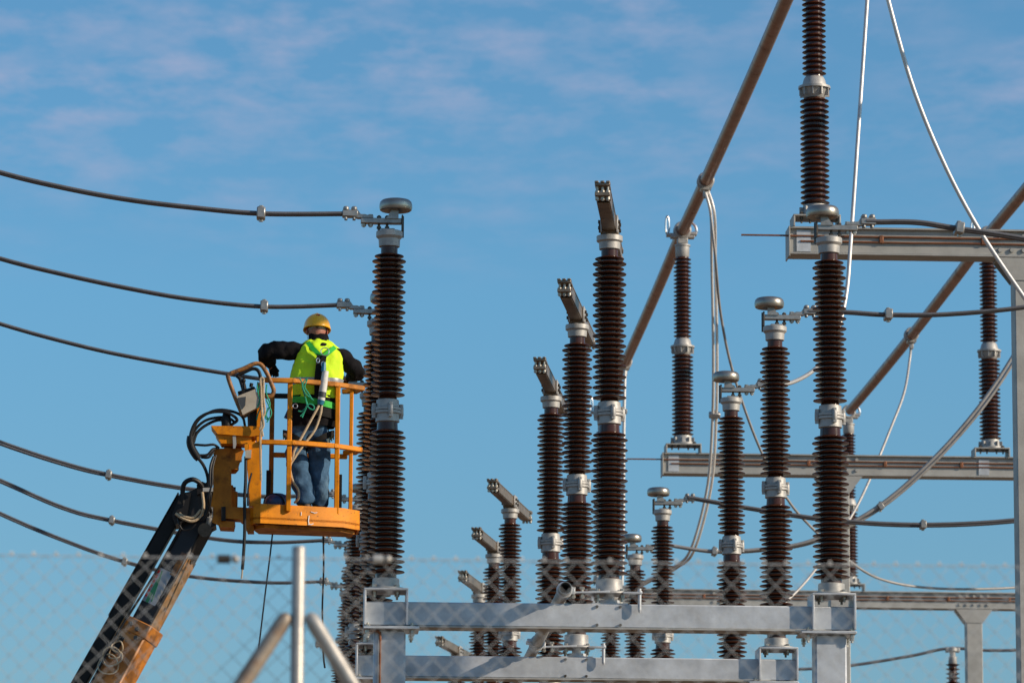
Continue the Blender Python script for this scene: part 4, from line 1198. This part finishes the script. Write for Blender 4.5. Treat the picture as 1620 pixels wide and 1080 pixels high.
# joints
pel, spi, che, nkb, nk = J(491, 672), J(498, 640), J(505, 590, .02), J(506, 553, .05), J(504, 541, .07)
hdp = J(501.5, 522, .09)
shL, shR = J(477, 553, .03), J(539, 561, .03)
elL, elR = J(417, 556, .02), J(567, 588, .06)
wrL, wrR = J(428, 577, .26), J(549, 598, .27)
hiL, hiR = J(472, 682), J(506, 682)
knL, knR = J(470, 737, -.03), J(503, 742, .03)
anL, anR = J(486, 792, -.03), J(507, 797, .08)
fl_ = ztb - .045
anL.z = max(fl_ + .09, anL.z); anR.z = max(fl_ + .09, anR.z)
toL, toR = anL + V((-.02, .17, -.055)), anR + V((.03, .17, -.055))
# body (mostly inside the clothes): one continuous figure with hands and fingers
bv = [pel, spi, che, nkb, nk, J(502, 530, .085), shL, elL, wrL, shR, elR, wrR, hiL, knL, anL, toL, hiR, knR, anR, toR]
be = [(0, 1), (1, 2), (2, 3), (3, 4), (4, 5), (3, 6), (6, 7), (7, 8), (3, 9), (9, 10), (10, 11), (0, 12), (12, 13), (13, 14), (14, 15), (0, 16), (16, 17), (17, 18), (18, 19)]
brr = [.12, .12, .14, .085, .066, .060, .055, .042, .028, .055, .042, .028, .075, .05, .038, .03, .075, .05, .038, .03]
def hand(base, d, side, vs_, es_, rs_, root):
    d = d.normalized(); n_ = V((0, 0, 1)); sdv = d.cross(n_).normalized() * side
    palm = base + d * .05
    i0 = len(vs_); vs_.append(palm); es_.append((root, i0)); rs_.append((.034, .018))
    for k, (off, ln) in enumerate(((-.030, .068), (-.010, .078), (.010, .074), (.030, .058))):
        a = palm + d * .03 + sdv * off; b_ = a + d * ln * .5 - n_ * .012; c_ = b_ + d * ln * .3 - n_ * .03
        j = len(vs_); vs_ += [a, b_, c_]; es_ += [(i0, j), (j, j + 1), (j + 1, j + 2)]; rs_ += [.0095, .009, .0075]
    a = palm - sdv * .035 - n_ * .005; b_ = a + d * .03 - sdv * .02 - n_ * .02; j = len(vs_)
    vs_ += [a, b_]; es_ += [(i0, j), (j, j + 1)]; rs_ += [.011, .009]
hand(wrL, V((.25, .8, -.3)), -1, bv, be, brr, 8)
hand(wrR, V((-.25, .9, -.1)), 1, bv, be, brr, 11)
body = skinmesh('body', bv, be, brr, skin, man, 2)
# head with face, turned away
q = MB(); q.ball((0, 0, 0), (.083, .100, .118), 28)
for v in q.v:
    if v.z < -.03: v.x *= 1 + .9 * (v.z + .03) * 2.0; 
    if v.y > .06:
        v.y += .022 * math.exp(-((v.x / .016) ** 2 + ((v.z + .012) / .03) ** 2))
        v.y -= .012 * math.exp(-(((abs(v.x) - .032) / .014) ** 2 + ((v.z - .012) / .012) ** 2))
        v.y += .006 * math.exp(-((v.x / .024) ** 2 + ((v.z + .06) / .01) ** 2))
for s_ in (-1, 1): q.ball((s_ * .087, -.005, -.012), (.010, .022, .034), 12)
tl = Matrix.Rotation(R(-14), 3, 'X')
q.v = [hdp + tl @ v for v in q.v]
hd_ = q.build('head', skin, man, None, 80)
q = MB()
for s_ in (-1, 1): q.ball(hdp + tl @ V((s_ * .031, .083, .012)), .011, 10)
q.build('eyes', whitep, hd_)
q = MB(); q.ball(hdp + tl @ V((0, -.018, .02)), (.0795, .088, .085), 20); q.build('hair', jacket, hd_)
# helmet
q = MB(); hc = hdp + tl @ V((0, .002, .010))
prof = []
nseg = 36
vs = []; fs = []
rings = 12
for i in range(rings + 1):
    th = (PI / 2) * i / rings
    for k in range(nseg):
        a = 2 * PI * k / nseg
        x = .118 * cos(th) ** .85 * cos(a) if i < rings else 0.0
        y = .142 * cos(th) ** .85 * sin(a) if i < rings else 0.0
        z = .132 * sin(th)
        if i == 0: x *= 1.05; y *= 1.06; z -= .004
        if abs(x) < .02 and i > 1: z += .006 * (1 - abs(x) / .02)
        lowr = -.022 * max(0, -sin(a)) if i <= 1 else 0
        vs.append(hc + tl @ V((x, y, z + lowr - .004 * (i == 0))))
for i in range(rings):
    for k in range(nseg):
        k2 = (k + 1) % nseg; fs.append((i * nseg + k, i * nseg + k2, (i + 1) * nseg + k2, (i + 1) * nseg + k))
q.add(vs, fs)
hel = q.build('helmet', helm, man, None, 70)
sol = hel.modifiers.new('shell', 'SOLIDIFY'); sol.thickness = .005
q = MB(); q.lathe([(.0, -.002), (.014, -.002), (.013, .003), (0.0, .003)], 20, (0, 0, 0), Matrix.Diagonal((1.3, .6, 1)))
fr = Matrix.Rotation(R(78), 3, 'X')
q.v = [hc + tl @ (V((.008, -.118, .082)) + fr @ v) for v in q.v]; q.build('badge', red, hel)
q = MB(); q.strap([hdp + tl @ V((.083 * cos(a), .104 * sin(a), -.012)) for a in [PI + .1 + (PI - .2) * k / 20 for k in range(21)]], .018, .004, [V((cos(PI + .1 + (PI - .2) * k / 20), sin(PI + .1 + (PI - .2) * k / 20), 0)) for k in range(21)]); q.build('headband', reflect, hel)
q = MB(); q.lathe([(.016, -.01), (.016, .012), (.010, .016)], 14, hdp + tl @ V((.0, -.112, -.012)), Matrix.Rotation(PI / 2, 3, 'X')); q.build('headband_knob', boltd, hel)
for s_ in (-1, 1):
    q = MB(); q.strap([hdp + tl @ V((s_ * .094, -.03, .015)), hdp + tl @ V((s_ * .090, -.025, -.04)), hdp + tl @ V((s_ * .075, .02, -.10))], .016, .003, (s_, 0, 0)); q.build('chin_strap', red, hel)
# jacket sleeves and collar
jv = [J(503, 600, .02), J(505, 565, .03), nkb, J(504, 543, .07), J(483, 556, .03), J(450, 555, .02), J(430, 553, .0), J(417, 557, .02), J(421, 566, .13), J(429, 577, .24),
      J(535, 562, .03), J(552, 574, .03), J(564, 584, .04), J(567, 591, .08), J(558, 595, .18), J(549, 598, .25)]
je = [(0, 1), (1, 2), (2, 3), (2, 4), (4, 5), (5, 6), (6, 7), (7, 8), (8, 9), (2, 10), (10, 11), (11, 12), (12, 13), (13, 14), (14, 15)]
jr = [.15, .14, .095, .082, .10, .092, .086, .083, .068, .048, .094, .086, .082, .078, .064, .048]
skinmesh('jacket', jv, je, jr, jacket, man, 3, .020, 14)
# gloves follow the hands
for root, wpos, d, sd_ in ((0, wrL, V((.25, .8, -.3)), -1), (0, wrR, V((-.25, .9, -.1)), 1)):
    gv = [wpos]; ge = []; gr = [.036]
    hand(wpos, d, sd_, gv, ge, gr, 0)
    gr = [r if isinstance(r, tuple) else r + .003 for r in gr]; gr[1] = (.040, .024)
    skinmesh('glove', gv, ge, gr, jacket, man, 2)
# vest: loft of folded ellipses
def loft(rings_, n=56, fold=0.0, seed=0.0):
    q = MB(); vs = []; fs = []
    for (cx_, cy_, hw, hd2, dd, tiltx) in rings_:
        c = J(cx_, cy_, dd)
        sc_ = (U(cx_ + 10, cy_, YP).x - U(cx_, cy_, YP).x) / 10
        for k in range(n):
            a = 2 * PI * k / n
            ex = .82
            x = math.copysign(abs(cos(a)) ** ex, cos(a)) * hw * sc_; y = math.copysign(abs(sin(a)) ** ex, sin(a)) * hd2
            p = V((c.x + x, c.y + y, c.z - tiltx * x))
            f_ = fold * (noise.noise(V((a * 2.2 + seed, c.z * 2.2, seed))) + .5 * noise.noise(V((p.x * 16, p.y * 16, p.z * 5 + seed))))
            f_ += fold * .35 * sin(70 * (.45 * p.x + .9 * p.z) + 7 * noise.noise(V((p.x * 5, p.z * 5, seed + a)))) * max(0, noise.noise(V((p.x * 4, p.z * 4, seed + 9))) + .25)
            p += V((x, y * 1.2, 0)).normalized() * f_
            vs.append(p)
    for i in range(len(rings_) - 1):
        for k in range(n):
            k2 = (k + 1) % n; fs.append((i * n + k, i * n + k2, (i + 1) * n + k2, (i + 1) * n + k))
    q.add(vs, fs); return q
def dens(rings_, m_=4):
    o = []
    for i in range(len(rings_) - 1):
        for k in range(m_):
            t_ = k / m_; t_ = t_
            o.append(tuple(a + (b_ - a) * t_ for a, b_ in zip(rings_[i], rings_[i + 1])))
    o.append(rings_[-1]); return o
vr = [(498, 632, 37.5, .150, .0, 0), (498, 618, 38.5, .150, .0, 0), (499, 605, 40.5, .152, .0, 0), (501, 592, 41, .150, .01, 0), (504, 578, 39.5, .145, .02, .05), (507, 565, 37.8, .135, .03, .10),
      (508, 555, 35.5, .120, .04, .12), (507, 548, 30, .100, .05, .12), (506, 542, 22, .085, .06, .10), (505, 538, 15, .072, .07, .06)]
vest = loft(dens(vr, 6), 96, .022, 3.1).build('vest', vestm, man, None, 60)
bandq = loft(dens([(499, 611, 40.9, .157, .0, 0), (500, 601, 42.0, .158, .0, 0)], 5), 96, .022, 3.1)
bandq.build('reflective_band', reflect, vest)
loft(dens([(493, 676, 35.5, .150, 0, 0), (495, 664, 36.5, .154, 0, 0), (497.5, 648, 36.5, .152, 0, 0), (498, 640, 37, .150, 0, 0), (498, 628, 37, .146, .0, 0)], 5), 72, .016, 5).build('jacket_hem', jacket, man, None, 60)
loft([(504.5, 541, 16.5, .085, .07, .05), (504, 533, 16.2, .086, .08, .03), (503.5, 529.5, 15.2, .080, .08, .02), (503.5, 530.5, 14.0, .070, .08, .02)], 32).build('collar', jacket, man, None, 60)
# jeans
pv = [J(490, 666), J(496, 652), J(471, 686), J(469, 712, -.01), J(470, 737, -.035), J(477, 764, -.03), anL + V((-.005, 0, .035)), anL + V((0, .01, -.045)),
      J(506, 686), J(506, 712, .01), J(503, 742, .03), J(505, 768, .05), anR + V((0, 0, .035)), anR + V((0, .01, -.045))]
pe_ = [(0, 1), (0, 2)] + chain(2, 6) + [(0, 8)] + chain(8, 6)
prd = [(.185, .15), (.18, .15), .118, .110, .096, .092, .088, .092, .118, .112, .098, .092, .082, .08]
skinmesh('jeans', pv, pe_, prd, denim, man, 3, .022, 12)
for an_, s_ in ((anL, -1), (anR, 1)):
    q = MB(); q.ball(an_ + V((s_ * .006, .07, -.05)), (.052, .145, .045), 18)
    for v in q.v: v.z = max(v.z, an_.z - .085)
    bo_ = q.build('boot', boot, man)
    q = MB(); q.box(an_ + V((s_ * .006, .07, -.088)), (.10, .28, .022), bev=.008); q.build('sole', hose, bo_)
# harness
har = MB()
def onback(a, b_, d=-.16): return J(a, b_, d)
bn = V((0, -1, .1))
har.strap(spline([J(487, 541, -.055), J(492, 548, -.095), J(500, 556, -.128), J(507, 564, -.148)], 5), .040, .006, bn)
har.strap(spline([J(530, 549, -.06), J(525, 553, -.10), J(519, 558, -.128), J(511, 565, -.148)], 5), .040, .006, bn)
hs = har.build('harness', webg, man)
q = MB(); q.strap(spline([J(509, 562, -.15), J(507, 580, -.165), J(505, 600, -.168), J(505, 620, -.168), J(506, 640, -.165)], 6), .085, .008, bn); q.build('back_pad', webk, hs)
q = MB()
sc_ = (U(510, 640, YP).x - U(500, 640, YP).x) / 10
pts = []; nr = []
for k in range(41):
    a = 2 * PI * k / 40; c = J(497.5, 640, 0)
    pts.append(V((c.x + .216 * cos(a), c.y + .180 * sin(a), c.z - .035 * cos(a)))); nr.append(V((cos(a), sin(a), 0)))
q.strap(pts, .055, .008, nr); q.build('waist_belt', webg, hs)
q = MB()
pts = []
for k in range(41):
    a = 2 * PI * k / 40; c = J(499, 652, 0)
    pts.append(V((c.x + .200 * cos(a), c.y + .172 * sin(a), c.z - .03 * cos(a))))
q.strap(pts, .10, .010, nr); q.build('lumbar_belt', webk, hs)
for hp, kn, s_ in ((J(470, 694), knL, -1), (J(506, 694), knR, 1)):
    q = MB(); pts = []
    for k in range(33):
        a = 2 * PI * k / 32
        pts.append(hp + V((.122 * cos(a), .128 * sin(a), .07 * cos(a) * s_ - .02)))
    q.strap(pts, .05, .007, [V((cos(2 * PI * k / 32), sin(2 * PI * k / 32), 0)) for k in range(33)]); q.build('leg_strap', webk, hs)
    q = MB(); c = hp + V((s_ * .07, -.118, -.02))
    for k in range(4): q.box(c + V((s_ * .016 * k, .006 * k, .014 * k * s_ * s_ - .02)), (.010, .012, .045))
    q.build('buckle', webo, hs)
for c_, R_, r_, an_, sx__ in ((J(514, 556, -.18), .036, .0045, 80, 1), (J(503, 570, -.185), .022, .005, 70, .6), (J(511, 576, -.19), .024, .005, 75, .55), (J(467, 642, -.17), .020, .004, 80, 1)):
    q = MB(); q.torus(c_, R_, r_, 24, 8, Matrix.Rotation(R(an_), 3, 'X'), sx__); q.build('hook_ring', steel, hs)
q = MB(); q.tube([J(513, 573, -.19), J(512, 582, -.195), J(511.5, 588, -.2)], [.014, .022, .02], 12); q.build('hook_body', teal, hs)
q = MB(); q.tube([J(515, 587, -.2), J(511.5, 612, -.205), J(508, 634, -.2)], [.028, .033, .031], 14); ab = q.build('shock_absorber', packw, hs)
q = MB(); q.tube([J(510.2, 620, -.205), J(509.2, 628, -.204)], [.034, .034], 14); q.build('absorber_band', darkw, ab)
q = MB(); q.tube([J(508.2, 633, -.2), J(506.5, 640, -.2)], [.033, .026], 14); q.build('absorber_end', teal, ab)
q = MB(); q.tube(spline([J(505, 640, -.2), J(502, 646, -.22), J(490, 668, -.24), J(478, 690, -.26), J(466, 712, -.28), J(462, 728, -.28), J(458, 715, -.29), J(455, 690, -.28), J(450, 686, -.26)], 8), .0105, 8); q.build('lanyard', ropet, hs)
q = MB(); q.tube(spline([J(509, 641, -.2), J(507, 655, -.22), J(498, 680, -.24), J(480, 704, -.26), J(466, 724, -.28), J(459, 738, -.28), J(463, 760, -.28), J(472, 775, -.26), J(472, 788, -.25), J(466, 795, -.22)], 8), .0105, 8); q.build('lanyard', ropet, hs)
q = MB(); q.box(J(455, 654, -.06), (.03, .03, .09), Matrix.Rotation(.4, 3, 'Y')); q.box(J(535, 670, -.03), (.03, .06, .12)); q.build('tool_pouch', bluep, hs)
